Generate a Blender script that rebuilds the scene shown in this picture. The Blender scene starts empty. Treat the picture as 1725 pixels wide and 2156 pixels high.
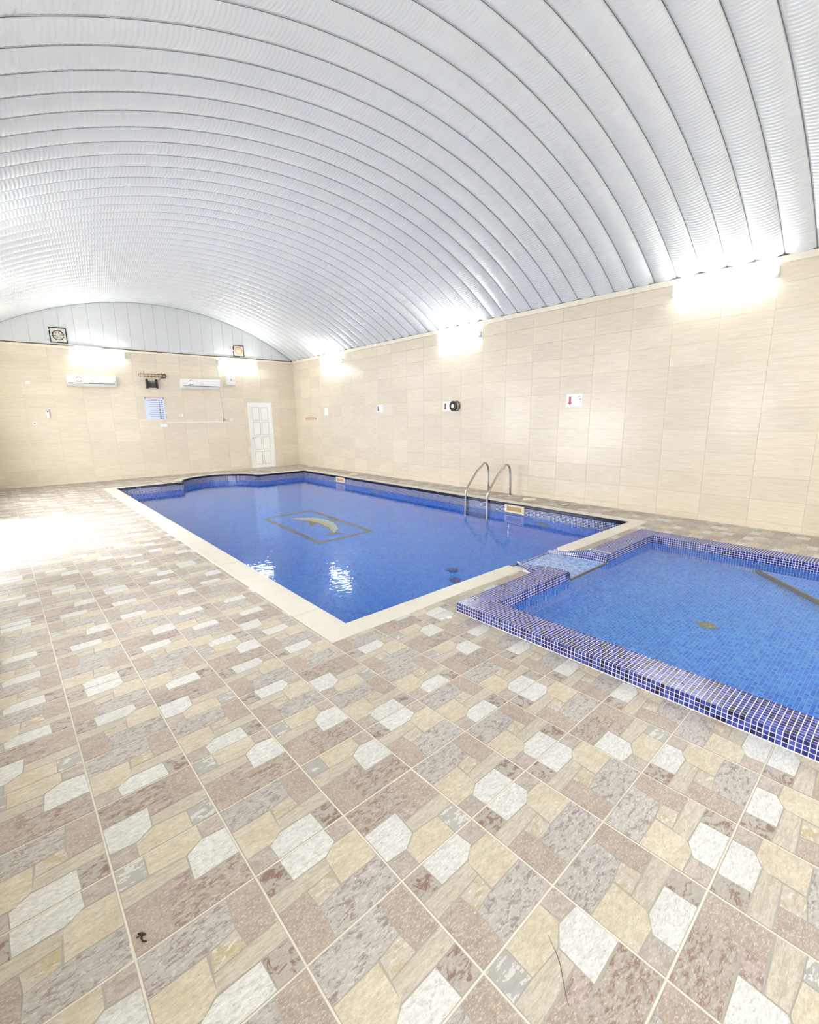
import bpy, math, random
import numpy as np
from mathutils import Vector, Matrix
random.seed(7); rng = np.random.default_rng(7)
SC = bpy.context.scene
COL = SC.collection

# ------------------------------------------------------------------ camera
FPX, YAW, PITCH, ROLL, PY = 958.55, 0.714325, 0.201757, -0.014958, 1074.31
CAMH = 1.6
cy, sy, cp, sp = math.cos(YAW), math.sin(YAW), math.cos(PITCH), math.sin(PITCH)
FWD = Vector((sy * cp, cy * cp, -sp)); RGT = Vector((cy, -sy, 0)); UPV = RGT.cross(FWD)
R2 = math.cos(ROLL) * RGT + math.sin(ROLL) * UPV
U2 = -math.sin(ROLL) * RGT + math.cos(ROLL) * UPV
cam = bpy.data.cameras.new('camera')
cam.sensor_fit = 'HORIZONTAL'; cam.sensor_width = 36.0
cam.lens = FPX / 1725 * 36.0
cam.shift_y = -(1078 - PY) / 1725
cam.clip_start = 0.02; cam.clip_end = 200
co = bpy.data.objects.new('camera', cam); COL.objects.link(co)
M = Matrix((R2, U2, -FWD)).transposed().to_4x4(); M.translation = (0, 0, CAMH)
co.matrix_world = M
SC.camera = co

# ------------------------------------------------------------------ world, exposure
W = bpy.data.worlds.new('daylight'); SC.world = W; W.use_nodes = True
bg = W.node_tree.nodes['Background']
bg.inputs[0].default_value = (0.93, 0.96, 1.0, 1); bg.inputs[1].default_value = 6.4
SC.view_settings.view_transform = 'Standard'; SC.view_settings.look = 'None'
SC.view_settings.gamma = 1.0; SC.view_settings.use_curve_mapping = False
SC.view_settings.exposure = 1.05
LAMP = 31.0            # radiance of the fluorescent tubes
SC.cycles.sample_clamp_indirect = 8.0; SC.cycles.use_light_tree = False
SC.cycles.max_bounces = 9; SC.cycles.diffuse_bounces = 4; SC.cycles.glossy_bounces = 3; SC.cycles.transmission_bounces = 6
SC.cycles.use_adaptive_sampling = True; SC.cycles.adaptive_threshold = 0.16; SC.cycles.adaptive_min_samples = 24

# ------------------------------------------------------------------ helpers
def lin(c):
    return tuple((x / 255 / 12.92) if x / 255 <= 0.04045 else ((x / 255 + 0.055) / 1.055) ** 2.4 for x in c)

def tag(o, label=None, cat=None, group=None, kind=None):
    if label: o['label'] = label
    if cat: o['category'] = cat
    if group: o['group'] = group
    if kind: o['kind'] = kind
    return o

def link(o, parent=None):
    COL.objects.link(o)
    if parent is not None: o.parent = parent
    return o

def empty(name, loc=(0, 0, 0)):
    o = bpy.data.objects.new(name, None); o.location = loc; o.empty_display_size = 0.1
    return link(o)

class MB:
    def __init__(s): s.v = []; s.f = []; s.m = []
    def add(s, verts, faces, mi=0):
        n = len(s.v); s.v += [tuple(p) for p in verts]
        s.f += [tuple(i + n for i in f) for f in faces]; s.m += [mi] * len(faces); return s
    def box(s, x0, x1, y0, y1, z0, z1, mi=0):
        v = [(x0, y0, z0), (x1, y0, z0), (x1, y1, z0), (x0, y1, z0), (x0, y0, z1), (x1, y0, z1), (x1, y1, z1), (x0, y1, z1)]
        return s.add(v, [(3, 2, 1, 0), (4, 5, 6, 7), (0, 1, 5, 4), (1, 2, 6, 5), (2, 3, 7, 6), (3, 0, 4, 7)], mi)
    def prism(s, poly, z0, z1, mi=0, bottom=True):
        a = sum(poly[i][0] * poly[(i + 1) % len(poly)][1] - poly[(i + 1) % len(poly)][0] * poly[i][1] for i in range(len(poly)))
        if a < 0: poly = poly[::-1]
        n = len(poly); v = [(p[0], p[1], z0) for p in poly] + [(p[0], p[1], z1) for p in poly]
        f = [tuple(range(n, 2 * n))] + [(i, (i + 1) % n, n + (i + 1) % n, n + i) for i in range(n)]
        if bottom: f.append(tuple(range(n - 1, -1, -1)))
        return s.add(v, f, mi)
    def tube(s, pts, r, seg=10, mi=0, caps=True):
        P = [Vector(p) for p in pts]; n = len(P); rings = []; prev = None
        for i, p in enumerate(P):
            t = (P[min(i + 1, n - 1)] - P[max(i - 1, 0)]).normalized()
            if prev is None:
                a = Vector((0, 0, 1)) if abs(t.z) < 0.9 else Vector((1, 0, 0)); x = t.cross(a).normalized()
            else:
                x = (prev - t * prev.dot(t)).normalized()
            prev = x; y = t.cross(x)
            rr = r[i] if isinstance(r, (list, tuple)) else r
            rings.append([p + rr * (math.cos(2 * math.pi * k / seg) * x + math.sin(2 * math.pi * k / seg) * y) for k in range(seg)])
        v = [q for rg in rings for q in rg]
        f = [(i * seg + k, i * seg + (k + 1) % seg, (i + 1) * seg + (k + 1) % seg, (i + 1) * seg + k) for i in range(n - 1) for k in range(seg)]
        if caps: f += [tuple(range(seg - 1, -1, -1)), tuple((n - 1) * seg + k for k in range(seg))]
        return s.add(v, f, mi)
    def ring(s, c, axis, prof, seg=28, mi=0):
        """lathe: prof = [(radius, height along axis)]"""
        c = Vector(c); a = Vector(axis).normalized()
        u = a.orthogonal().normalized(); w = a.cross(u); v = []; n = len(prof)
        for k in range(seg):
            d = math.cos(2 * math.pi * k / seg) * u + math.sin(2 * math.pi * k / seg) * w
            for r, h in prof: v.append(c + d * r + a * h)
        f = [(k * n + i, ((k + 1) % seg) * n + i, ((k + 1) % seg) * n + i + 1, k * n + i + 1) for k in range(seg) for i in range(n - 1)]
        return s.add(v, f, mi)
    def mesh(s, name, mats, smooth=False):
        me = bpy.data.meshes.new(name); me.from_pydata([tuple(p) for p in s.v], [], s.f)
        for m in (mats if isinstance(mats, (list, tuple)) else [mats]): me.materials.append(m)
        me.polygons.foreach_set('material_index', s.m)
        if smooth: me.polygons.foreach_set('use_smooth', [True] * len(me.polygons))
        me.update(); return me
    def build(s, name, mats, parent=None, smooth=False, bevel=0):
        o = bpy.data.objects.new(name, s.mesh(name, mats, smooth)); link(o, parent)
        if bevel:
            b = o.modifiers.new('bevel', 'BEVEL'); b.width = bevel; b.segments = 2; b.limit_method = 'ANGLE'
        return o

def box(name, mat, parent, *a, bevel=0): return MB().box(*a).build(name, mat, parent, bevel=bevel)

# ------------------------------------------------------------------ materials
MAT = {}
def newmat(name):
    m = bpy.data.materials.new(name); m.use_nodes = True; MAT[name] = m
    nt = m.node_tree; return m, nt, nt.nodes['Principled BSDF']
def N(nt, t, **kw):
    n = nt.nodes.new(t)
    for k, v in kw.items():
        if k in n.inputs.keys() if hasattr(n.inputs, 'keys') else False: n.inputs[k].default_value = v
        else: setattr(n, k, v)
    return n
def plain(name, rgb, rough=0.5, metal=0.0, spec=0.5, bump=0.0, bscale=60, var=0.04):
    m, nt, b = newmat(name)
    b.inputs['Roughness'].default_value = rough; b.inputs['Metallic'].default_value = metal
    b.inputs['Specular IOR Level'].default_value = spec
    tc = N(nt, 'ShaderNodeTexCoord'); ns = N(nt, 'ShaderNodeTexNoise'); ns.inputs['Scale'].default_value = bscale
    ns.inputs['Detail'].default_value = 4
    nt.links.new(tc.outputs['Object'], ns.inputs['Vector'])
    c = lin(rgb); mx = N(nt, 'ShaderNodeMix', data_type='RGBA')
    mx.inputs[6].default_value = (*[x * (1 - var) for x in c], 1); mx.inputs[7].default_value = (*[min(1, x * (1 + var)) for x in c], 1)
    nt.links.new(ns.outputs['Fac'], mx.inputs[0]); nt.links.new(mx.outputs[2], b.inputs['Base Color'])
    if bump:
        bp = N(nt, 'ShaderNodeBump'); bp.inputs['Distance'].default_value = bump
        nt.links.new(ns.outputs['Fac'], bp.inputs['Height']); nt.links.new(bp.outputs[0], b.inputs['Normal'])
    return m
def emis(name, rgb, s):
    m = bpy.data.materials.new(name); m.use_nodes = True; nt = m.node_tree; nt.nodes.clear()
    e = nt.nodes.new('ShaderNodeEmission'); e.inputs[0].default_value = (*rgb, 1); e.inputs[1].default_value = s
    o = nt.nodes.new('ShaderNodeOutputMaterial'); nt.links.new(e.outputs[0], o.inputs[0]); MAT[name] = m; return m

def rand_vec(nt, amount=9.0):
    tc = N(nt, 'ShaderNodeTexCoord'); oi = N(nt, 'ShaderNodeObjectInfo')
    mul = N(nt, 'ShaderNodeMath', operation='MULTIPLY'); mul.inputs[1].default_value = amount
    nt.links.new(oi.outputs['Random'], mul.inputs[0])
    ad = N(nt, 'ShaderNodeVectorMath', operation='ADD')
    nt.links.new(tc.outputs['Object'], ad.inputs[0]); nt.links.new(mul.outputs[0], ad.inputs[1])
    return ad.outputs[0], oi.outputs['Random']

def stone(name, base, alt, speck, sc=(24, 60, 10), speckpos=(0.54, 0.66), altpos=(0.44, 0.58), rough=0.42, spscale=110, mott=0.13, rot=0.45):
    """printed stone face: base colour, streaks of a second colour, specks, and fine mottling"""
    base, alt, speck = ([0.985 * (0.72 * c + 0.28 * (0.3 * k[0] + 0.59 * k[1] + 0.11 * k[2])) for c in k] for k in (base, alt, speck))
    m, nt, b = newmat(name); L = nt.links.new
    vec, rnd = rand_vec(nt)
    mp = N(nt, 'ShaderNodeMapping'); mp.inputs['Scale'].default_value = sc; mp.inputs['Rotation'].default_value = (0, 0, rot)
    L(vec, mp.inputs[0])
    n1 = N(nt, 'ShaderNodeTexNoise'); n1.inputs['Scale'].default_value = 1.0; n1.inputs['Detail'].default_value = 4; n1.inputs['Roughness'].default_value = 0.7
    n1.inputs['Distortion'].default_value = 0.9
    L(mp.outputs[0], n1.inputs['Vector'])
    r1 = N(nt, 'ShaderNodeValToRGB'); r1.color_ramp.elements[0].position = altpos[0]; r1.color_ramp.elements[1].position = altpos[1]
    r1.color_ramp.elements[0].color = (*lin(base), 1); r1.color_ramp.elements[1].color = (*lin(alt), 1)
    L(n1.outputs['Fac'], r1.inputs[0])
    n2 = N(nt, 'ShaderNodeTexNoise'); n2.inputs['Scale'].default_value = spscale; n2.inputs['Detail'].default_value = 3; n2.inputs['Roughness'].default_value = 0.7
    mp2 = N(nt, 'ShaderNodeMapping'); mp2.inputs['Scale'].default_value = (0.6, 1.5, 1); mp2.inputs['Rotation'].default_value = (0, 0, rot)
    L(vec, mp2.inputs[0]); L(mp2.outputs[0], n2.inputs['Vector'])
    r2 = N(nt, 'ShaderNodeMapRange'); r2.inputs[1].default_value = speckpos[0]; r2.inputs[2].default_value = speckpos[1]
    L(n2.outputs['Fac'], r2.inputs[0])
    mx = N(nt, 'ShaderNodeMix', data_type='RGBA'); L(r2.outputs[0], mx.inputs[0]); L(r1.outputs[0], mx.inputs[6]); mx.inputs[7].default_value = (*lin(speck), 1)
    n3 = N(nt, 'ShaderNodeTexNoise'); n3.inputs['Scale'].default_value = 58; n3.inputs['Detail'].default_value = 5; n3.inputs['Roughness'].default_value = 0.85
    L(mp2.outputs[0], n3.inputs['Vector'])
    m3 = N(nt, 'ShaderNodeMapRange'); m3.inputs[1].default_value = 0.36; m3.inputs[2].default_value = 0.64; m3.inputs[3].default_value = 1 - mott; m3.inputs[4].default_value = 1 + mott
    L(n3.outputs['Fac'], m3.inputs[0])
    hv = N(nt, 'ShaderNodeHueSaturation'); mr = N(nt, 'ShaderNodeMapRange'); mr.inputs[3].default_value = 0.95; mr.inputs[4].default_value = 1.05
    mu = N(nt, 'ShaderNodeMath', operation='MULTIPLY'); L(rnd, mr.inputs[0]); L(mr.outputs[0], mu.inputs[0]); L(m3.outputs[0], mu.inputs[1])
    L(mu.outputs[0], hv.inputs['Value']); L(mx.outputs[2], hv.inputs['Color']); L(hv.outputs[0], b.inputs['Base Color'])
    b.inputs['Roughness'].default_value = rough
    bp = N(nt, 'ShaderNodeBump'); bp.inputs['Distance'].default_value = 0.0012; bp.inputs['Strength'].default_value = 0.6
    L(n3.outputs['Fac'], bp.inputs['Height']); L(bp.outputs[0], b.inputs['Normal'])
    return m

STN = ['joint', 'white', 'beige', 'rose', 'grey', 'rust', 'brown', 'yellow', 'blue', 'strip', 'pink', 'red']
plain('joint', (164, 158, 148), 0.6, var=0.08)
stone('white', (216, 215, 210), (206, 204, 198), (180, 177, 170), speckpos=(0.54, 0.68), mott=0.15)
stone('beige', (206, 193, 166), (198, 182, 150), (182, 170, 146), sc=(10, 18, 6), speckpos=(0.55, 0.70), mott=0.17)
stone('rose', (176, 155, 137), (166, 145, 128), (206, 192, 177), sc=(10, 16, 6), spscale=170, speckpos=(0.52, 0.66), mott=0.15)
stone('grey', (180, 173, 166), (147, 130, 122), (204, 198, 193), altpos=(0.50, 0.60), mott=0.14)
stone('rust', (174, 160, 147), (148, 114, 94), (196, 184, 170), altpos=(0.47, 0.60), mott=0.14)
stone('brown', (174, 164, 152), (142, 108, 90), (190, 182, 170), sc=(20, 32, 9), altpos=(0.51, 0.58), speckpos=(0.58, 0.7))
stone('yellow', (192, 182, 164), (186, 166, 124), (210, 203, 184), sc=(16, 24, 9), altpos=(0.47, 0.56), speckpos=(0.56, 0.62), spscale=50)
stone('blue', (174, 169, 162), (168, 163, 156), (206, 204, 197), sc=(6, 6, 6), speckpos=(0.55, 0.58), spscale=22, mott=0.05)
stone('strip', (198, 187, 165), (184, 172, 150), (170, 158, 138), sc=(12, 90, 9), rot=0.0, altpos=(0.46, 0.56), speckpos=(0.56, 0.72), mott=0.13)
stone('pink', (184, 170, 156), (170, 154, 141), (202, 192, 182), sc=(14, 22, 6), spscale=150, mott=0.14)
stone('red', (182, 160, 149), (156, 127, 115), (204, 188, 180), sc=(18, 30, 9), altpos=(0.47, 0.58), mott=0.14)
plain('grout_cream', (216, 209, 195), 0.7, var=0.10, bscale=9)
plain('coping', (216, 211, 199), 0.35, var=0.06, bscale=7)

def walltile():
    m, nt, b = newmat('wall_tile'); L = nt.links.new
    vec, rnd = rand_vec(nt, 23.0)
    mp = N(nt, 'ShaderNodeMapping'); mp.inputs['Scale'].default_value = (1.6, 1.6, 34); L(vec, mp.inputs[0])
    n1 = N(nt, 'ShaderNodeTexNoise'); n1.inputs['Scale'].default_value = 2.2; n1.inputs['Detail'].default_value = 6; n1.inputs['Roughness'].default_value = 0.7
    L(mp.outputs[0], n1.inputs['Vector'])
    r = N(nt, 'ShaderNodeValToRGB'); e = r.color_ramp.elements; e[0].position = 0.30; e[1].position = 0.70
    e[0].color = (*lin((216, 202, 180)), 1); e[1].color = (*lin((235, 224, 205)), 1); L(n1.outputs['Fac'], r.inputs[0])
    hv = N(nt, 'ShaderNodeHueSaturation'); mr = N(nt, 'ShaderNodeMapRange'); mr.inputs[3].default_value = 0.955; mr.inputs[4].default_value = 1.03
    L(rnd, mr.inputs[0]); L(mr.outputs[0], hv.inputs['Value']); L(r.outputs[0], hv.inputs['Color']); L(hv.outputs[0], b.inputs['Base Color'])
    b.inputs['Roughness'].default_value = 0.2; b.inputs['Specular IOR Level'].default_value = 0.28
    n3 = N(nt, 'ShaderNodeTexNoise'); n3.inputs['Scale'].default_value = 5; L(vec, n3.inputs['Vector'])
    bp = N(nt, 'ShaderNodeBump'); bp.inputs['Distance'].default_value = 0.004; bp.inputs['Strength'].default_value = 0.35
    L(n3.outputs['Fac'], bp.inputs['Height']); L(bp.outputs[0], b.inputs['Normal'])
walltile()
plain('wall_grout', (216, 204, 184), 0.7)
plain('wall_plaster', (236, 226, 206), 0.55, bscale=6)

def mosaic(name, cols, grout, pitch=0.0253, line=0.07, rough=0.18):
    """square mosaic laid on any axis-aligned face (grid from object coordinates)"""
    m, nt, b = newmat(name); L = nt.links.new
    tc = N(nt, 'ShaderNodeTexCoord'); ge = N(nt, 'ShaderNodeNewGeometry')
    ad = N(nt, 'ShaderNodeVectorMath', operation='ADD'); ad.inputs[1].default_value = (0.0113, 0.0091, 0.0127); L(tc.outputs['Object'], ad.inputs[0])
    scv = N(nt, 'ShaderNodeVectorMath', operation='SCALE'); scv.inputs['Scale'].default_value = 1 / pitch; L(ad.outputs[0], scv.inputs[0])
    fl = N(nt, 'ShaderNodeVectorMath', operation='FLOOR'); L(scv.outputs[0], fl.inputs[0])
    fr = N(nt, 'ShaderNodeVectorMath', operation='FRACTION'); L(scv.outputs[0], fr.inputs[0])
    sep = N(nt, 'ShaderNodeSeparateXYZ'); L(fr.outputs[0], sep.inputs[0])
    ab = N(nt, 'ShaderNodeVectorMath', operation='ABSOLUTE'); L(ge.outputs['True Normal'], ab.inputs[0])
    sn = N(nt, 'ShaderNodeSeparateXYZ'); L(ab.outputs[0], sn.inputs[0])
    tot = None
    for k in range(3):
        d = N(nt, 'ShaderNodeMath', operation='SUBTRACT'); L(sep.outputs[k], d.inputs[0]); d.inputs[1].default_value = 0.5
        a = N(nt, 'ShaderNodeMath', operation='ABSOLUTE'); L(d.outputs[0], a.inputs[0])
        g = N(nt, 'ShaderNodeMath', operation='GREATER_THAN'); L(a.outputs[0], g.inputs[0]); g.inputs[1].default_value = 0.5 - line
        nl = N(nt, 'ShaderNodeMath', operation='LESS_THAN'); L(sn.outputs[k], nl.inputs[0]); nl.inputs[1].default_value = 0.7
        mu = N(nt, 'ShaderNodeMath', operation='MULTIPLY'); L(g.outputs[0], mu.inputs[0]); L(nl.outputs[0], mu.inputs[1])
        if tot is None: tot = mu.outputs[0]
        else:
            x = N(nt, 'ShaderNodeMath', operation='MAXIMUM'); L(tot, x.inputs[0]); L(mu.outputs[0], x.inputs[1]); tot = x.outputs[0]
    wn = N(nt, 'ShaderNodeTexWhiteNoise'); L(fl.outputs[0], wn.inputs['Vector'])
    r = N(nt, 'ShaderNodeValToRGB'); r.color_ramp.elements[0].color = (*lin(cols[0]), 1); r.color_ramp.elements[1].color = (*lin(cols[-1]), 1)
    for i, c in enumerate(cols[1:-1]):
        e = r.color_ramp.elements.new((i + 1) / (len(cols) - 1)); e.color = (*lin(c), 1)
    L(wn.outputs['Value'], r.inputs[0])
    mx = N(nt, 'ShaderNodeMix', data_type='RGBA'); L(tot, mx.inputs[0]); L(r.outputs[0], mx.inputs[6]); mx.inputs[7].default_value = (*lin(grout), 1)
    L(mx.outputs[2], b.inputs['Base Color']); b.inputs['Roughness'].default_value = rough
    return m
mosaic('pool_wall_mosaic', [(22, 22, 62), (38, 40, 92), (64, 68, 126), (30, 30, 76)], (206, 210, 226), line=0.09)
mosaic('pool_floor_mosaic', [(8, 126, 250), (24, 146, 254), (4, 110, 244), (36, 158, 255)], (70, 176, 255), line=0.05)
mosaic('frame_mosaic', [(88, 94, 112), (64, 70, 90), (108, 110, 122)], (124, 130, 142))

def island(name, cols, rough=0.12, spec=0.5):
    """glass mosaic piece: colour picked per piece"""
    m, nt, b = newmat(name); L = nt.links.new
    ge = N(nt, 'ShaderNodeNewGeometry'); oi = N(nt, 'ShaderNodeObjectInfo')
    a = N(nt, 'ShaderNodeMath', operation='ADD'); L(ge.outputs['Random Per Island'], a.inputs[0]); L(oi.outputs['Random'], a.inputs[1])
    f = N(nt, 'ShaderNodeMath', operation='FRACT'); L(a.outputs[0], f.inputs[0])
    r = N(nt, 'ShaderNodeValToRGB'); r.color_ramp.interpolation = 'CONSTANT' if len(cols) > 4 else 'LINEAR'
    r.color_ramp.elements[0].color = (*lin(cols[0]), 1); r.color_ramp.elements[1].color = (*lin(cols[-1]), 1)
    r.color_ramp.elements[1].position = (len(cols) - 1) / len(cols) if len(cols) > 4 else 1
    for i, c in enumerate(cols[1:-1]):
        e = r.color_ramp.elements.new((i + 1) / len(cols) if len(cols) > 4 else (i + 1) / (len(cols) - 1)); e.color = (*lin(c), 1)
    L(f.outputs[0], r.inputs[0])
    tc = N(nt, 'ShaderNodeTexCoord'); ns = N(nt, 'ShaderNodeTexNoise'); ns.inputs['Scale'].default_value = 120; L(tc.outputs['Object'], ns.inputs['Vector'])
    hv = N(nt, 'ShaderNodeHueSaturation'); mr = N(nt, 'ShaderNodeMapRange'); mr.inputs[3].default_value = 0.75; mr.inputs[4].default_value = 1.25
    L(ns.outputs['Fac'], mr.inputs[0]); L(mr.outputs[0], hv.inputs['Value']); L(r.outputs[0], hv.inputs['Color']); L(hv.outputs[0], b.inputs['Base Color'])
    b.inputs['Roughness'].default_value = rough; b.inputs['Specular IOR Level'].default_value = spec
    bp = N(nt, 'ShaderNodeBump'); bp.inputs['Distance'].default_value = 0.001; bp.inputs['Strength'].default_value = 0.5
    L(ns.outputs['Fac'], bp.inputs['Height']); L(bp.outputs[0], b.inputs['Normal'])
    return m
island('rim_glass', [(28, 34, 108), (42, 52, 138), (54, 68, 158), (22, 22, 76), (72, 88, 172), (34, 42, 122), (48, 60, 148)], 0.16)
island('kid_floor_glass', [(52, 142, 246), (74, 164, 252), (94, 178, 254), (40, 122, 238), (68, 156, 250), (58, 146, 246)], 0.25)
island('kid_wall_glass', [(34, 36, 110), (52, 56, 146), (26, 26, 84), (66, 72, 164), (42, 46, 128)], 0.15)
island('spill_glass', [(104, 144, 208), (130, 166, 220), (88, 128, 198), (148, 182, 226), (118, 156, 214)], 0.15)
plain('grout_white', (232, 232, 230), 0.55, var=0.05)
plain('kid_grout', (130, 186, 246), 0.6, var=0.04)
plain('edge_navy', (22, 20, 46), 0.2)

def water(name, bump, scale):
    m = bpy.data.materials.new(name); m.use_nodes = True; nt = m.node_tree; nt.nodes.clear(); L = nt.links.new; MAT[name] = m
    g = N(nt, 'ShaderNodeBsdfGlass'); g.inputs['Roughness'].default_value = 0.0; g.inputs['IOR'].default_value = 1.33
    g.inputs['Color'].default_value = (0.93, 0.985, 1.0, 1)
    tc = N(nt, 'ShaderNodeTexCoord')
    n1 = N(nt, 'ShaderNodeTexNoise'); n1.inputs['Scale'].default_value = scale; n1.inputs['Detail'].default_value = 1.5; n1.inputs['Distortion'].default_value = 0.4
    L(tc.outputs['Object'], n1.inputs['Vector'])
    n2 = N(nt, 'ShaderNodeTexNoise'); n2.inputs['Scale'].default_value = scale * 0.22; n2.inputs['Detail'].default_value = 1
    L(tc.outputs['Object'], n2.inputs['Vector'])
    a = N(nt, 'ShaderNodeMath', operation='MULTIPLY_ADD'); L(n2.outputs['Fac'], a.inputs[0]); a.inputs[1].default_value = 1.6; L(n1.outputs['Fac'], a.inputs[2])
    b = N(nt, 'ShaderNodeBump'); b.inputs['Distance'].default_value = bump; b.inputs['Strength'].default_value = 1.0
    L(a.outputs[0], b.inputs['Height']); L(b.outputs[0], g.inputs['Normal'])
    o = N(nt, 'ShaderNodeOutputMaterial'); L(g.outputs[0], o.inputs[0]); return m
water('water_main', 0.0017, 15.0); water('water_kid', 0.0008, 8.0)

plain('roof_paint', (224, 227, 228), 0.32, var=0.03, bscale=3)
plain('seam_gap_dirt', (110, 112, 114), 0.8)
plain('gable_paint', (217, 219, 220), 0.5, var=0.03, bscale=2)
plain('gable_joint', (192, 195, 196), 0.8)
plain('ledge', (236, 228, 210), 0.6, var=0.08, bscale=5)
plain('rusty_seal', (96, 78, 58), 0.9, var=0.3, bscale=12)
plain('white_plastic', (240, 240, 238), 0.35, var=0.01)
plain('white_paint', (246, 245, 240), 0.35, var=0.01)
plain('pale_grey', (206, 204, 198), 0.5)  # own grey of small fittings; also painted shade in door recesses
plain('steel', (186, 180, 172), 0.2, 1.0, var=0.02)
plain('black', (26, 25, 25), 0.4)
plain('dark_grey', (70, 70, 70), 0.5)
plain('cream_plastic', (236, 222, 190), 0.4)
plain('tan_inside', (196, 160, 110), 0.6)
plain('rusty_iron', (150, 108, 74), 0.7, var=0.3, bscale=40)
plain('orange', (226, 164, 118), 0.5)
plain('sign_white', (246, 244, 247), 0.4, var=0.01)
plain('sign_red', (196, 82, 102), 0.5)
plain('sign_maroon', (126, 62, 72), 0.5)
plain('ink', (60, 56, 58), 0.6)
plain('pale_ink', (168, 160, 164), 0.6)
plain('poster', (212, 222, 240), 0.4, var=0.01)
plain('poster_pink', (240, 214, 224), 0.4)
plain('poster_line', (122, 138, 164), 0.5)
plain('poster_red', (196, 88, 112), 0.5)
plain('poster_teal', (120, 180, 196), 0.5)
plain('poster_navy', (84, 96, 130), 0.5)
plain('aqua', (196, 226, 226), 0.4, var=0.06)
plain('sand', (214, 196, 140), 0.4, var=0.06)
plain('umber', (104, 92, 84), 0.5, var=0.1)
plain('concrete', (200, 196, 188), 0.8, var=0.08, bscale=4)
plain('lid', (240, 230, 204), 0.4)
plain('verdigris', (150, 150, 110), 0.6, var=0.25, bscale=60)
plain('teal_ring', (110, 150, 168), 0.4)
plain('drain_blue', (16, 74, 170), 0.5)
plain('fan_plate', (218, 212, 200), 0.5)
plain('step_stone', (112, 104, 96), 0.6, var=0.1)
plain('flake', (238, 234, 224), 0.7)
plain('twig', (50, 40, 34), 0.6)
emis('tube', (0.97, 1.0, 0.97), LAMP)

# ------------------------------------------------------------------ dimensions (metres)
XL, XR, YF, YB, ZW = -0.465, 7.75, 14.95, -2.15, 3.50
AX, AZ, AR = 3.643, -2.433, 7.216          # roof arc (centre x, z, radius)
PX0, PX1, PY0, PY1, PD = 1.80, 6.86, 2.87, 12.95, -1.39   # main pool
BC, BR = 4.34, 1.02                        # round bay at the far end
WM = -0.19                                 # main water level
CW = 0.24                                  # coping width
KX0, KX1, KY1, KYN = 2.873, 5.98, 2.205, -1.40   # paddling pool, inside
RX0, RX1, RY1 = 2.62, 6.235, 2.44          # paddling pool rim, outside
RIM, WK, KD = 0.085, -0.004, -0.425        # rim height, water level, floor
SX0, SX1 = 4.03, 4.74                      # spillway

def proj(p):
    d = Vector(p) - Vector((0, 0, CAMH)); z = d.dot(FWD)
    if z < 0.05: return None
    return (862.5 + FPX * d.dot(R2) / z, PY - FPX * d.dot(U2) / z)
def parea(pts):
    q = [proj(p) for p in pts]
    if any(a is None for a in q): return 0.0
    cx = sum(a[0] for a in q) / len(q); cyy = sum(a[1] for a in q) / len(q)
    if not (-40 < cx < 1765 and -40 < cyy < 2196): return 0.0
    return abs(sum(q[i][0] * q[(i + 1) % len(q)][1] - q[(i + 1) % len(q)][0] * q[i][1] for i in range(len(q)))) / 2

# ------------------------------------------------------------------ roof: crimped steel arch panels
ceiling = tag(empty('ceiling', (AX, YB, ZW)), 'vaulted ceiling of white crimped steel arch panels', 'ceiling', kind='structure')
RW = 0.3125; LOBE = 0.042
def roof_panel():
    half = math.asin((XR - AX + 0.0) / AR)
    ncr = 208; per = 4; na = ncr * per; ns = 11
    th = np.linspace(-half, half, na + 1)
    s = np.linspace(0, 1, ns); s = 0.5 - 0.5 * np.cos(np.pi * s)
    s = 0.5 * s + 0.5 * np.linspace(0, 1, ns)
    lobe = LOBE * (1 - np.abs(2 * s - 1) ** 2.0) ** 0.9
    cr = 0.0030 * np.cos(2 * np.pi * np.arange(na + 1) / per)
    v = np.zeros((na + 1, ns, 3))
    fade = np.clip(lobe / 0.02, 0, 1)
    rad = AR + LOBE - lobe[None, :] + cr[:, None] * fade[None, :]
    v[:, :, 0] = rad * np.sin(th)[:, None]; v[:, :, 2] = rad * np.cos(th)[:, None]; v[:, :, 1] = s[None, :] * RW
    a = np.arange(na)[:, None] * ns + np.arange(ns - 1)[None, :]
    f = np.stack([a, a + 1, a + ns + 1, a + ns], -1).reshape(-1, 4)
    me = bpy.data.meshes.new('roof_panel'); me.from_pydata(v.reshape(-1, 3).tolist(), [], f.tolist())
    me.polygons.foreach_set('use_smooth', [True] * len(me.polygons)); me.materials.append(MAT['roof_paint']); me.update()
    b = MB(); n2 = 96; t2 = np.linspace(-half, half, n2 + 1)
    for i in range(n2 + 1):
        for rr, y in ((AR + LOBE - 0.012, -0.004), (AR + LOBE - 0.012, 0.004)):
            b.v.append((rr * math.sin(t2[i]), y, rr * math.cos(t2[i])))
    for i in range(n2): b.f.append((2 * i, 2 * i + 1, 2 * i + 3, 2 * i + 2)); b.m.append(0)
    return me, b.mesh('seam', MAT['seam_gap_dirt'])  # dark strip painted for the shaded gap and dirt at each seam
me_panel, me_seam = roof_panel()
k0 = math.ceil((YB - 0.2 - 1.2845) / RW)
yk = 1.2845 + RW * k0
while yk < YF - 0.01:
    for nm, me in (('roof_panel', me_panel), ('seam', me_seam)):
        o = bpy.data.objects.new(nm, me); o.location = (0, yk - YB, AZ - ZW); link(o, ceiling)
    yk += RW
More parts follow.
